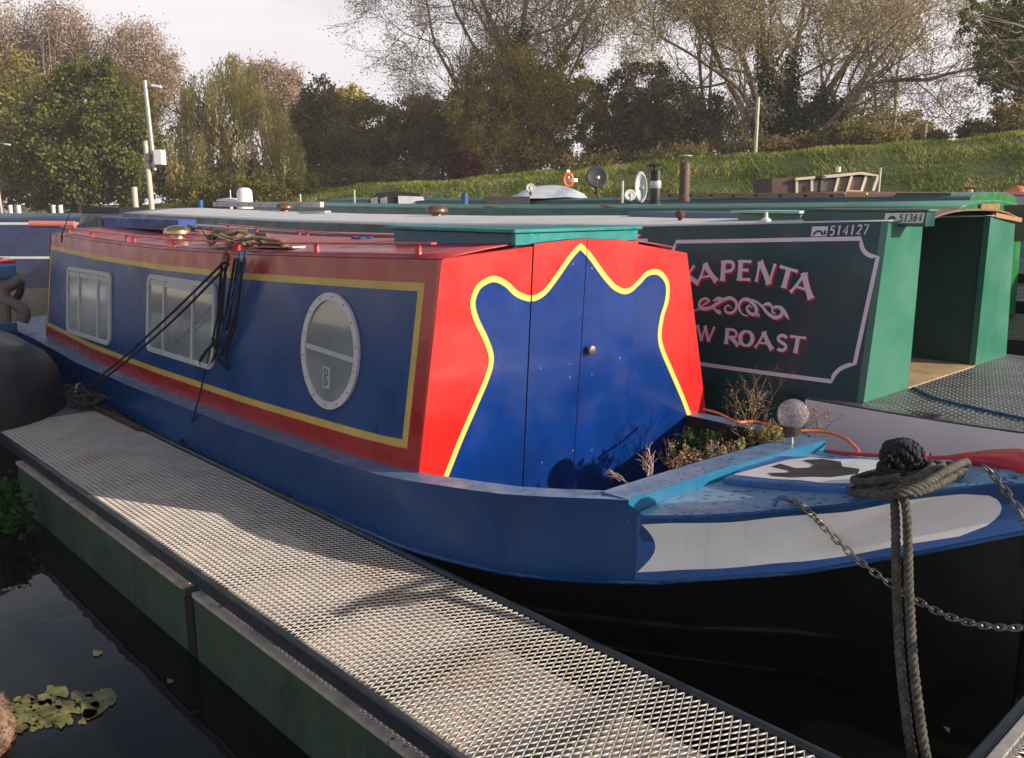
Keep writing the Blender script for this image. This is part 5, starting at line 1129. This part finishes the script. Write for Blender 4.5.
# lamp posts and cabinet
def lamp(px, yb, yt, w, label, cab=True, ymid=None, tilt=0):
    b = atd(px, yb, w); b = np.array([b[0], b[1], -.2]); zt = atd(px, yt, w)[2]; k = w/FPX
    t = empty('lamp_post', b, label, 'lamp post'); zm = atd(px, ymid, w)[2] if ymid else zt
    mb = MB(); mb.tube([b, np.array([b[0], b[1], zm])-R*3*k], .065 if cab else .05, 10); mb.build('lower_pole', M_cream if cab else M_steel, t, smooth=50)
    tp = np.array([b[0], b[1], zt])+R*1*k
    mb = MB(); mb.tube([np.array([b[0], b[1], zm])+R*4*k-U*.7*(1 if cab else 0), tp], .05, 10); mb.build('upper_pole', M_steel, t, smooth=50)
    mb = MB(); mb.tube([tp-U*.08, tp+R*8*k-U*.1], .02, 8); mb.build('lamp_arm', M_steel, t)
    mb = MB(); c = tp+R*11*k-U*.12; mb.beam(c-R*.12, c+R*.12-U*.03, .12, .07); mb.build('lamp_head', M_white, t, bevel=.02)
    if cab:
        c = np.array([b[0], b[1], atd(px, 158, w)[2]]); mb = MB(); mb.beam(c+R*6*k, c+R*14*k, .3, .36, up=U); mb.build('cabinet', M_white, t, bevel=.01)
        mb = MB(); mb.beam(c-R*3*k, c+R*3*k, .2, .16); mb.build('junction_box', mat('box_brown', (.2,.16,.14), .6), t)
        mb = MB()
        for dz in (.25, .5): mb.beam(c-R*2*k+U*dz, c+R*6*k+U*dz, .04, .04)
        mb.build('brackets', M_steel, t)
lamp(154, 213, 84, 22, 'tall lamp post with white cabinet rising behind the red roof', True, 142)
lamp(2, 205, 142, 38, 'distant lamp post at the left edge of the trees', False)

# boat moored on the other side, outside the frame: it is what the cabin windows mirror
nboat('cream boat moored across the pontoon, outside the picture on the left', -24, -9.5, -5.6, -3.6, 1.0, 2.35, mat('paint_cream_boat', (.75,.68,.52), .4), M_kgr, M_gb, windows=((-20,1.2,1.4,.5),(-16,1.2,1.4,.5)))
# ------------------------------------------------------------ ground
def ss(a, b, x): t = np.clip((x-a)/(b-a), 0, 1); return t*t*(3-2*t)
NB = (.434, .901); C0 = .434*23.27+.901*40
def hgt(u, w):
    d = u*NB[0]+w*NB[1]-C0
    s = (23.27-u)*.901+(w-40)*.434; ct = np.interp(s, [-30, 0, 41, 62, 90], [6.4, 5.05, 2.65, 1.2, .7])
    h = -1.5+1.8*ss(-11.5, -9.5, d)+(ct-.3)*ss(-10, 0, d)+.12*np.sin(u*.7+w*.31)*np.cos(w*.53)*ss(-9, -3, d)
    land = -1.5+2.1*ss(46, 50, w)
    return np.maximum(h, land)
us = np.concatenate([np.linspace(-400, -60, 18), np.linspace(-58, 70, 150), np.linspace(75, 400, 16)])
ws = np.concatenate([np.linspace(14, 140, 150), np.linspace(145, 640, 30)])
UU, WW = np.meshgrid(us, ws, indexing='ij'); HH = hgt(UU, WW)
P = UU[..., None]*R+WW[..., None]*F; P[..., 2] = HH; nu, nw = UU.shape
idx = np.arange(nu*nw).reshape(nu, nw); Fq = np.stack([idx[:-1, :-1], idx[1:, :-1], idx[1:, 1:], idx[:-1, 1:]], -1).reshape(-1, 4)
M_grass = mat('grass_bank', (.09,.12,.03), .9, var=.3, vscale=.5, fade=(.15,.15,.05), fade_amt=.45, bump=.6, bscale=5, chip=(.11,.085,.05), chip_amt=.25, chip_scale=1.1)
g = npmesh('grassy_bank', P.reshape(-1, 3), Fq, M_grass); tag(g, kind='structure')
g.data.polygons.foreach_set('use_smooth', [True]*len(g.data.polygons))
mb = MB(); mb.add([(-900,-900,-2.0),(900,-900,-2.0),(900,900,-2.0),(-900,900,-2.0)], [(0,1,2,3)]); o = mb.build('basin_bed', M_soil); tag(o, kind='structure')
# grass tufts on the visible slope
n = 110000; d = rng.uniform(-9, 1.5, n); s = rng.uniform(-2, 70, n)
dirv = np.array([-.901, .434]); base = np.array([23.27, 40.])
uu = base[0]+dirv[0]*(s-8)+NB[0]*d; wv = base[1]+dirv[1]*(s-8)+NB[1]*d
hh = hgt(uu, wv); Pb = uu[:, None]*R+wv[:, None]*F; Pb[:, 2] = hh
sz = rng.uniform(.06, .19, n)*(1+.5*np.sin(uu*1.7+wv)*np.sin(wv*1.3)); a = rng.uniform(0, 2*PI, n); e = np.stack([np.cos(a), np.sin(a), np.zeros(n)], 1)*(sz*.22)[:, None]; tip = Pb+np.stack([rng.normal(0,.1,n), rng.normal(0,.1,n), sz], 1)
V = np.stack([Pb-e, Pb+e, tip], 1).reshape(-1, 3); Fq = np.arange(n*3).reshape(n, 3)
o = npmesh('bank_grass', V, Fq, leafmat('grass_blades', (.13,.19,.035), (.25,.3,.06), (.46,.42,.16), .3), None, np.clip(.45+.25*np.sin(uu*.9)*np.cos(wv*.6)+.22*np.sin(uu*.37+wv*2.1)+.15*np.sin(uu*2.9-wv*1.1)+rng.normal(0,.16,n), 0, 1)); tag(o, kind='stuff', label='long rough grass covering the sloping bank', cat='grass')
# ------------------------------------------------------------ trees
M_bark = mat('bark', (.24,.18,.12), .9, var=.35, vscale=3, bump=.5, bscale=14)
M_barkp = mat('bark_pale', (.3,.23,.17), .9, var=.3, vscale=3, bump=.4)
def tubes_np(segs, sides=5):
    S = np.array([[*a, *b] for a, b, _, _ in segs]); r0 = np.array([s[2] for s in segs]); r1 = np.array([s[3] for s in segs]); n = len(S)
    A = S[:, :3]; B = S[:, 3:]; d = B-A; L_ = np.linalg.norm(d, axis=1); d /= np.maximum(L_, 1e-9)[:, None]
    ref = np.where(np.abs(d[:, 2:3]) < .9, np.array([[0, 0, 1.]]), np.array([[1., 0, 0]])); e = np.cross(d, ref); e /= np.linalg.norm(e, axis=1)[:, None]; f = np.cross(d, e)
    t = 2*PI*np.arange(sides)/sides; ring = e[:, None]*np.cos(t)[None, :, None]+f[:, None]*np.sin(t)[None, :, None]
    V = np.concatenate([A[:, None]+ring*r0[:, None, None], B[:, None]+ring*r1[:, None, None]], 1).reshape(-1, 3)
    k = np.arange(sides); base = np.arange(n)[:, None, None]*2*sides
    q = np.stack([k, (k+1) % sides, (k+1) % sides+sides, k+sides], 1)[None]; return V, (base+q).reshape(-1, 4)
def branch(segs, tips, p, d, L, r, lev, maxlev, up=.12, wob=.16, spread=.75, kids=(2, 3), minr=.012, droop=0.0):
    nseg = 4; q = p.copy(); r1 = r*.72
    for i in range(nseg):
        d = d+rng.normal(size=3)*wob+np.array([0, 0, up*.3-droop*lev*.08]); d /= np.linalg.norm(d); nq = q+d*L/nseg
        ra = lerp(r, r1, i/nseg); rb = lerp(r, r1, (i+1)/nseg); segs.append((q, nq, max(ra, minr), max(rb, minr))); 
        if lev > 0 and lev < maxlev and i in (1, 2) and rng.random() < .65:
            dd = d+rng.normal(size=3)*spread; dd /= np.linalg.norm(dd); branch(segs, tips, nq, dd, L*.6, rb*.5, lev+1, maxlev, up, wob, spread, kids, minr, droop)
        q = nq
        if lev >= maxlev-1: tips.append(q)
    if lev < maxlev:
        for _ in range(rng.integers(kids[0], kids[1]+1)):
            dd = d+rng.normal(size=3)*spread*.6; dd /= np.linalg.norm(dd); branch(segs, tips, q, dd, L*rng.uniform(.62, .85), r1*.72, lev+1, maxlev, up, wob, spread, kids, minr, droop)
def ground(px, w):
    u = (px-CX)*w/FPX; 
    # depth along the tilted axis is close enough to horizontal distance here
    wh = w/math.cos(PITCH) if False else w
    return uw(u, w, float(hgt(np.array(u), np.array(w))))
def zat(py, w):   # height seen at image row py at horizontal distance w
    t = (py-CY)/FPX; ang = -PITCH-math.atan(t); return 2.0+w*math.tan(ang)
def pxw(px, py, w):
    d = ray(px, py); k = w/(d@F); return CAM+d*k
def crown_tree(name, label, cat, w, lobes, n, size, lm, trunk_px=None, bark=M_bark, tint_b=0.0, group=None, depthf=.8, clump=.09, nclump=None, stems=1, fill=.35, twigs=4):
    # lobes: (px, py, rx_px, ry_px) read as spheres standing at distance w
    k = w/FPX; px0 = trunk_px if trunk_px else lobes[0][0]; u0 = (px0-CX)*k
    base = uw(u0, w, float(hgt(np.array(u0), np.array(w)))); t = empty(name, base, label, cat, group)
    L_ = [(pxw(px, py, w+random.uniform(-1, 1)), rx*k*1.02, ry*k*1.02) for px, py, rx, ry in lobes]
    top = max(c[2] for c, _, _ in L_)
    segs = []
    for s_ in range(stems):
        b = base+np.array([random.uniform(-.3,.3), random.uniform(-.3,.3), -.3])*(1 if stems > 1 else .2); hh_ = top-base[2]
        pth = smoothpath([b, b+np.array([random.uniform(-.2,.2), random.uniform(-.2,.2), hh_*.4]), b+np.array([random.uniform(-.5,.5), random.uniform(-.5,.5), hh_*.9])], 4); r = max(.12, hh_*.028)
        for i in range(len(pth)-1): segs.append((pth[i], pth[i+1], lerp(r, r*.25, i/len(pth)), lerp(r, r*.25, (i+1)/len(pth))))
        for c, rx, ry in L_:
            for _ in range(twigs):
                tgt = c+np.array([random.uniform(-.8,.8)*rx, random.uniform(-.8,.8)*rx, random.uniform(-.7,.8)*ry]); st_ = pth[random.randint(len(pth)//3, len(pth)-1)]
                mid = (tgt+st_)/2+rng.normal(size=3)*.3; segs += [(st_, mid, r*.25, r*.16), (mid, tgt, r*.16, r*.05)]
    V, Fq_ = tubes_np(segs, 6); npmesh('trunk', V, Fq_, bark, t)
    P = []; tn = []
    wt = np.array([rx*ry*rx for _, rx, ry in L_]); wt = wt**.75; wt /= wt.sum()
    nc = nclump or int(n/45)
    for i, (c, rx, ry) in enumerate(L_):
        m = max(3, int(nc*wt[i])); dr = rng.normal(size=(m, 3)); dr /= np.linalg.norm(dr, axis=1)[:, None]; rr = rng.uniform(fill, 1.0, m)**.6
        rr *= 1+.16*np.sin(dr[:, 0]*5+i)*np.cos(dr[:, 2]*6+i*2)
        cc = c+dr*rr[:, None]*np.array([rx, rx*depthf, ry]); sg = clump*(rx+ry)
        per = max(4, int(n*wt[i]/m)); pts = np.repeat(cc, per, 0)+rng.normal(size=(m*per, 3))*sg*rng.uniform(.35, 1.1, m*per)[:, None]
        ct = np.repeat(rng.normal(0, .2, m), per); P.append(pts); tn.append(ct)
    P = np.concatenate(P); tn = np.clip(.45+tint_b+np.concatenate(tn)+rng.normal(0, .14, len(P)), 0, 1)
    ok = P[:, 2] > base[2]+.05; P = P[ok]; tn = tn[ok]
    V, Fq_ = leaves(P, size, aspect=.75); npmesh('crown', V, Fq_, lm, t, tn); return t
Lg = leafmat('leaf_dark_green', (.06,.085,.028), (.15,.17,.05), (.32,.3,.09), .32)
Ly = leafmat('leaf_yellow_green', (.12,.12,.035), (.28,.25,.07), (.45,.35,.12), .35)
Lo = leafmat('leaf_ochre', (.27,.23,.06), (.58,.46,.14), (.8,.62,.24), .45)
Lp = leafmat('leaf_pink_brown', (.26,.19,.13), (.42,.31,.23), (.56,.43,.33), .25)
Lw = leafmat('leaf_willow', (.22,.2,.07), (.52,.43,.17), (.75,.6,.3), .42)
Lk = leafmat('leaf_thicket', (.11,.105,.045), (.24,.2,.08), (.42,.3,.12), .4)
Lr = leafmat('leaf_purple', (.06,.015,.018), (.13,.03,.035), (.22,.07,.06), .2)
Li = leafmat('leaf_ivy', (.02,.04,.018), (.045,.08,.03), (.1,.14,.05), .15)
Lb = leafmat('leaf_sparse_tan', (.32,.27,.12), (.5,.42,.2), (.7,.58,.32), .4)
M_twigp = mat('bark_pink', (.33,.24,.2), .9, var=.2)
# back row, far left, nearly leafless and pinkish
for (px, lob, lm, lab_, tb) in (
    (15, [(10,40,36,34),(-10,70,40,40),(25,80,30,40)], Lp, 'hazy pink brown tree behind, at the top left corner', 0),
    (66, [(62,32,34,26),(72,62,34,36),(50,80,30,30)], Lp, 'pinkish bare-topped tree rising behind the dark green tree', -.05),
    (140, [(135,52,36,28),(120,75,34,34),(155,84,34,40),(170,70,16,18)], Lp, 'pink brown tree between the green tree and the weeping willow', .02),
    (282, [(262,86,26,24),(285,100,24,30),(290,82,12,12)], Lp, 'pink brown tree peeping out right of the weeping willow', .05)):
    tt = crown_tree('autumn_tree', lab_, 'tree', 92, lob, 26000, .19, lm, px, M_twigp, tb, 'pinkish autumn trees in the back row', clump=.1, fill=.15, twigs=60)
crown_tree('autumn_tree', 'yellow green tree at the far left edge behind the dark green tree', 'tree', 74, [(12,95,42,36),(20,140,40,40),(-20,120,40,50),(45,112,22,22)], 16000, .28, Ly, 20, tint_b=-.08)
crown_tree('autumn_tree', 'ochre green tree just behind the lamp post top', 'tree', 72, [(128,108,28,32),(135,150,32,36),(118,92,20,18)], 15000, .28, Lo, 130, tint_b=-.22)
crown_tree('green_tree', 'big round dark green tree left of the lamp post', 'tree', 56, [(84,92,36,36),(62,128,50,40),(112,130,46,40),(80,165,70,36),(35,165,38,36),(132,170,34,32),(95,72,20,18)], 56000, .19, Lg, 88, tint_b=.02, clump=.07, nclump=420)
# weeping willow
w = 62; k = w/FPX; base = ground(235, w); t = empty('weeping_willow', base, 'weeping willow with long hanging yellow brown strands', 'tree')
segs = []; tips = []
for a in range(7): branch(segs, tips, base+np.array([0,0,3.2]), np.array([math.cos(a*.9), math.sin(a*.9), 1.1]), 2.1, .2, 2, 4, up=.1)
segs.append((base, base+np.array([0,0,3.3]), .5, .38)); V, Fq_ = tubes_np(segs, 5); npmesh('trunk', V, Fq_, M_bark, t)
P = []; tn = []; cl = []
prof = table([(166,150),(172,108),(182,84),(196,76),(208,64),(222,60),(234,54),(246,57),(258,66),(268,84),(280,104),(290,118),(297,140),(302,165)])
for i in range(185):
    px = random.uniform(168, 300); lo_ = prof(px); cl.append((px, lo_+random.random()**1.4*(185-lo_)*.72, w+random.uniform(-4.5, 4.5), random.uniform(1.0, 4.6), random.gauss(0, .2)))
for i in range(2100):
    cpx, top, cw, cL, bt0 = cl[i % len(cl)]
    px = cpx+random.gauss(0, 2.6); top = top+random.gauss(0, 2.2)+abs(px-cpx)*.9; ww_ = cw+random.gauss(0, .3); c = pxw(px, top, ww_)
    L_ = cL*random.uniform(.45, 1.15); ph = random.random()*6; bt = bt0+random.gauss(0, .07); n_ = int(L_/.16)
    for j in range(n_):
        z = j/n_*L_; q_ = c+np.array([math.sin(ph+z*.5)*.18, math.cos(ph+z*.4)*.18, -z]); P.append(q_+rng.normal(size=3)*.07); tn.append(.5+bt+random.gauss(0, .1))
P = np.array(P); tn = np.array(tn); ok = P[:, 2] > base[2]+.1; P = P[ok]; tn = np.clip(tn[ok], 0, 1)
V, Fq_ = leaves(P, .27, aspect=.28, droop=True); npmesh('crown', V, Fq_, Lw, t, tn)
crown_tree('dark_tree', 'dark green bush-like tree right of the weeping willow', 'tree', 70, [(318,108,24,24),(308,128,22,28),(325,140,26,30),(300,150,18,30)], 16000, .25, Lk, 314, tint_b=.18)
crown_tree('autumn_tree', 'small orange tinted tree top above the dark thicket', 'tree', 84, [(352,103,20,14),(345,125,24,24)], 8000, .27, Lo, 350, tint_b=-.1)
crown_tree('thicket_tree', 'broad dark brown thicket tree in the middle of the row', 'tree', 64, [(372,130,46,32),(350,160,44,34),(400,155,48,36),(430,140,34,32),(330,175,24,20)], 42000, .18, Lk, 380, tint_b=.1, stems=4, clump=.065, nclump=380, fill=.2, twigs=12)
crown_tree('autumn_tree', 'ochre brown tree between the thicket and the tall pale willow', 'tree', 66, [(440,125,34,26),(455,150,34,36),(422,110,24,16),(470,170,26,26)], 30000, .18, Lo, 445, tint_b=-.18, stems=2, clump=.065, nclump=300, fill=.2, twigs=14)
crown_tree('purple_bush', 'dark red purple bush at the foot of the trees', 'bush', 54.5, [(463,166,19,14),(455,170,12,11),(473,170,11,10)], 6000, .14, Lr, 463, stems=3)
crown_tree('low_scrub', 'low yellow green scrub under the weeping willow', 'bush', 55, [(205,192,40,14),(258,190,36,16),(300,188,26,14)], 10000, .17, Ly, 240, tint_b=-.2, stems=3)
crown_tree('far_hedge', 'dark hedge closing the gap behind the green tree at the far left', 'hedge', 63, [(x_, 188, 22, 20) for x_ in (-20, 10, 40, 70, 100, 130)], 12000, .24, Lk, 60, tint_b=.1, stems=3, fill=.1)
crown_tree('far_hedge', 'olive hedge closing the gap behind the weeping willow', 'hedge', 70, [(x_, 180, 24, 26) for x_ in (165, 195, 225, 255, 285, 310)], 14000, .26, Ly, 240, tint_b=-.3, stems=3, fill=.1)
crown_tree('low_scrub', 'low dark scrub below the dark thicket, left of the grass', 'bush', 60, [(330,182,28,12),(375,182,34,12),(420,180,30,14)], 9000, .17, Lk, 370, stems=3)
# big pale willow, leaf mass below and bare crown above
def bare_tree(name, label, w, px, pytop, stems, lm, nleaf, lsize, bark, maxlev=6, r0=.32, ivy=(), tint_b=0, leafspread=.42, seed=None, kids=(2, 3)):
    base = ground(px, w); t = empty(name, base, label, 'tree'); segs = []; tips = []; trunks = []
    for (p1x, p1y, p2x, p2y, rr) in stems:
        a = base-np.array([0,0,.3]); b = pxw(p1x, p1y, w+random.uniform(-1.5, 1.5)); c = pxw(p2x, p2y, w+random.uniform(-2.5, 2.5))
        pth = smoothpath([a, lerp(a, b, .5)+rng.normal(size=3)*.12, b, c], 4); m = len(pth); trunks.append((pth, rr))
        for i in range(m-1):
            ra, rb = lerp(rr, rr*.4, i/m), lerp(rr, rr*.4, (i+1)/m); segs.append((pth[i], pth[i+1], ra, rb))
            if i > m*.35 and rng.random() < .85:
                d = pth[i+1]-pth[i]; d /= np.linalg.norm(d); dd = d+rng.normal(size=3)*.8; dd /= np.linalg.norm(dd); branch(segs, tips, pth[i+1], dd, 2.6, rb*.5, 2, maxlev, up=.1, kids=kids)
        d = pth[-1]-pth[-2]; d /= np.linalg.norm(d); branch(segs, tips, pth[-1], d, 3.2, rr*.4, 1, maxlev, up=.1, kids=kids)
    V, Fq_ = tubes_np(segs, 5); npmesh('trunk', V, Fq_, bark, t)
    T_ = np.array(tips); P = T_[rng.integers(0, len(T_), nleaf)]+rng.normal(size=(nleaf, 3))*leafspread
    V, Fq_ = leaves(P, lsize, aspect=.6); npmesh('crown', V, Fq_, lm, t, np.clip(.5+tint_b+rng.normal(0,.2,nleaf), 0, 1))
    if ivy:
        P = []
        for si, f0, f1, rad, nn in ivy:
            pth, rr = trunks[si]; m = len(pth)
            for _ in range(nn): s = random.uniform(f0, f1)*(m-1); i = int(s); P.append(lerp(pth[i], pth[min(i+1, m-1)], s-i)+rng.normal(size=3)*rad*(1.1-.5*s/m))
        P = np.array(P); V, Fq_ = leaves(P, .17, aspect=.8); npmesh('ivy', V, Fq_, Li, t, rng.uniform(0, 1, len(P)))
    return t
bare_tree('pale_willow', 'tall pale half-bare willow reaching out of the picture, left of the sky gap', 62, 520, -40,
    [(505,60,480,-5,.3),(520,60,530,-30,.34),(545,90,585,20,.26),(470,110,435,45,.22),(500,100,460,20,.22),(555,110,582,50,.18)], Lb, 80000, .12, M_barkp, 6, ivy=((1,.4,.8,.4,2200),(0,.5,.75,.35,1400)), tint_b=.05)
crown_tree('willow_scrub', 'yellow brown leafy willow mass under the tall pale willow', 'tree', 60, [(500,84,40,36),(545,90,44,38),(475,100,34,30),(585,95,26,28),(480,130,40,38),(545,140,44,38),(510,150,50,34),(590,115,24,34)], 60000, .17, Lo, 510, tint_b=-.02, stems=3, clump=.065, nclump=420, fill=.15, twigs=16)
crown_tree('dark_evergreen', 'large dark rounded evergreen mass right of the pale willow', 'tree', 56, [(640,92,40,30),(660,120,56,36),(615,130,36,34),(700,130,38,34),(640,150,60,28),(580,155,30,24)], 50000, .17, leafmat('leaf_evergreen', (.075,.085,.038), (.17,.165,.07), (.34,.28,.11), .35), 650, tint_b=0, stems=3, clump=.06, nclump=420, fill=.25, twigs=10)
bare_tree('bare_ivy_tree', 'many-stemmed bare tree with ivy-covered leaning trunks, right of centre', 52, 768, -60,
    [(715,50,700,-30,.22),(735,40,690,-40,.24),(765,60,760,-40,.3),(790,80,810,-20,.26),(815,110,870,30,.34),(850,95,920,10,.28),(870,85,930,80,.18),(740,90,700,60,.2)], Lb, 60000, .12, M_bark, 6, r0=.3,
    ivy=((2,.1,.75,.4,5200),(3,.05,.8,.42,5200),(4,.0,.75,.45,6600),(5,.0,.6,.4,4400),(1,.1,.35,.3,1200)), tint_b=.1)
bare_tree('sapling_tree', 'thin bare pale tree between the evergreen mass and the ivy tree', 60, 705, 0, [(700,70,700,0,.16),(712,60,725,-20,.16)], Lb, 22000, .12, M_barkp, 6, tint_b=.1)
bare_tree('slender_tree', 'slender bare tree right of the ivy tree with pale yellow leaves', 60, 880, 0, [(870,60,860,-10,.15),(900,60,930,-5,.15)], Lb, 20000, .12, M_barkp, 6, tint_b=0)
crown_tree('willow_scrub', 'pale yellow scrub behind the ivy tree trunks', 'bush', 64, [(850,125,44,20),(780,120,36,26),(900,128,30,16),(730,130,24,22)], 15000, .2, Ly, 840, tint_b=.0, stems=3, fill=.2)
crown_tree('right_tree', 'tall leafy green tree at the right edge against the sky', 'tree', 46, [(1005,30,36,28),(1040,60,44,46),(990,60,20,22),(1010,95,28,26),(1030,10,50,30),(975,75,10,8),(965,12,18,12)], 15000, .17, Lg, 1018, tint_b=.05, clump=.07, nclump=170, fill=.1, twigs=14)
crown_tree('right_bush', 'dark bush under the right edge tree on the bank top', 'bush', 44, [(1010,125,26,16),(975,132,22,10),(1040,120,30,24)], 9000, .16, Lk, 1005, tint_b=.1, stems=3)
for i, (px, w_, lob, tb) in enumerate(((600, 52, [(585,168,34,12),(620,165,34,12)], 0), (700, 49, [(680,158,36,11),(715,155,30,11)], .0), (800, 47, [(775,148,30,10),(815,148,34,10)], .02), (900, 45, [(870,140,36,10),(915,138,30,10)], .05), (860, 46, [(850,138,20,14)], -.1))):
    crown_tree('hedge_bush', ['dark hedge bush at the foot of the evergreen mass, left end','dark hedge bush on the bank top left of the white pole','dark hedge bush on the bank top right of the white pole','dark hedge bush on the bank top towards the right edge tree','small ivy-dark bush at the foot of the leaning ivy trunk'][i], 'bush', w_, lob, 7000, .15, Lk, px, tint_b=tb, stems=3, group='hedge along the bank top')
p = ground(757, 45.5); b = pxw(755, 160, 45.5); mb = MB(); mb.tube([b-np.array([0,0,.5]), np.array([b[0], b[1], pxw(757, 97, 45.5)[2]])], .085, 10); o = mb.build('white_pole', M_cream, smooth=50); tag(o, 'plain white pole standing on the grassy bank by the hedge', 'pole')
b = pxw(923, 142, 44); mb = MB(); mb.box(b-np.array([.12,.12,.5]), b+np.array([.12,.12,.85])); o = mb.build('dark_stump', M_bark, bevel=.03); tag(o, 'short dark ivy-clad stump post on the bank skyline', 'post')
# ------------------------------------------------------------ camera, light, render settings
cd = bpy.data.cameras.new('camera'); cam = bpy.data.objects.new('camera', cd); COL.objects.link(cam)
from mathutils import Matrix
Rm = Matrix(((R[0], UP[0], -FW[0], 0), (R[1], UP[1], -FW[1], 0), (R[2], UP[2], -FW[2], 2.0), (0, 0, 0, 1)))
cam.matrix_world = Rm; cd.sensor_width = 36; cd.lens = FPX/1024*36; cd.clip_start = .05; cd.clip_end = 2000
sc.camera = cam
SUN = Vector((1, .53, .41)).normalized()
sd = bpy.data.lights.new('sun', 'SUN'); so = bpy.data.objects.new('sun', sd); COL.objects.link(so)
sd.energy = 5.0; sd.angle = math.radians(.6); sd.color = (1, .88, .72)
so.rotation_euler = SUN.to_track_quat('Z', 'Y').to_euler()
w = bpy.data.worlds.new('World'); sc.world = w; w.use_nodes = True; nt = w.node_tree; N = nt.nodes; L = nt.links
bg = N['Background']; sky = N.new('ShaderNodeTexSky'); sky.sky_type = 'NISHITA'; sky.sun_disc = False
sky.sun_elevation = math.asin(SUN.z); sky.sun_rotation = math.atan2(SUN.x, SUN.y); sky.air_density = 1.2; sky.dust_density = 2.5
tc = N.new('ShaderNodeTexCoord'); mp = N.new('ShaderNodeMapping'); mp.inputs['Scale'].default_value = (1.2, 1.2, 4.5); L.new(tc.outputs['Generated'], mp.inputs[0])
no = N.new('ShaderNodeTexNoise'); no.inputs['Scale'].default_value = 1.7; no.inputs['Detail'].default_value = 7; no.inputs['Roughness'].default_value = .55; L.new(mp.outputs[0], no.inputs['Vector'])
sx = N.new('ShaderNodeSeparateXYZ'); L.new(tc.outputs['Generated'], sx.inputs[0])
hz = N.new('ShaderNodeMapRange'); hz.inputs['From Min'].default_value = .12; hz.inputs['From Max'].default_value = .5; hz.inputs['To Min'].default_value = 1.1; hz.inputs['To Max'].default_value = .05; L.new(sx.outputs[2], hz.inputs[0])
cr = N.new('ShaderNodeMapRange'); cr.inputs['From Min'].default_value = .35; cr.inputs['From Max'].default_value = .65; cr.inputs['To Min'].default_value = -.15; cr.inputs['To Max'].default_value = .25; L.new(no.outputs[0], cr.inputs[0])
ad = N.new('ShaderNodeMath'); ad.operation = 'ADD'; ad.use_clamp = True; L.new(hz.outputs[0], ad.inputs[0]); L.new(cr.outputs[0], ad.inputs[1])
mx = N.new('ShaderNodeMixRGB'); L.new(ad.outputs[0], mx.inputs[0]); L.new(sky.outputs[0], mx.inputs[1]); n5 = N.new('ShaderNodeTexNoise'); n5.inputs['Scale'].default_value = 3.1; n5.inputs['Detail'].default_value = 6; L.new(mp.outputs[0], n5.inputs['Vector']); c5 = N.new('ShaderNodeValToRGB'); c5.color_ramp.elements[0].position = .3; c5.color_ramp.elements[1].position = .68; c5.color_ramp.elements[0].color = (.70, .66, .71, 1); c5.color_ramp.elements[1].color = (.84, .79, .80, 1); m5 = N.new('ShaderNodeVectorMath'); m5.operation = 'SCALE'; m5.inputs['Scale'].default_value = 10.0; L.new(n5.outputs[0], c5.inputs[0]); L.new(c5.outputs[0], m5.inputs[0]); L.new(m5.outputs[0], mx.inputs[2])
L.new(mx.outputs[0], bg.inputs[0]); bg.inputs[1].default_value = .1
mb = MB(); mb.box((-125, -15, -3), (12, 125, 26)); hz_ = bpy.data.materials.new('haze_air'); hz_.use_nodes = True; hn = hz_.node_tree; hn.nodes.remove(hn.nodes['Principled BSDF'])
pv = hn.nodes.new('ShaderNodeVolumePrincipled'); pv.inputs['Color'].default_value = (.95,.92,.95,1); pv.inputs['Density'].default_value = .0008; hn.links.new(pv.outputs[0], hn.nodes['Material Output'].inputs['Volume'])
ho = mb.build('haze', hz_); tag(ho, kind='stuff', label='thin pale haze in the air over the basin', cat='haze')
vs = sc.view_settings; vs.view_transform = 'Standard'; vs.look = 'None'; vs.exposure = .32; vs.gamma = 1; vs.use_curve_mapping = False
sc.render.engine = 'CYCLES'
sc.render.resolution_x = 1024; sc.render.resolution_y = 758
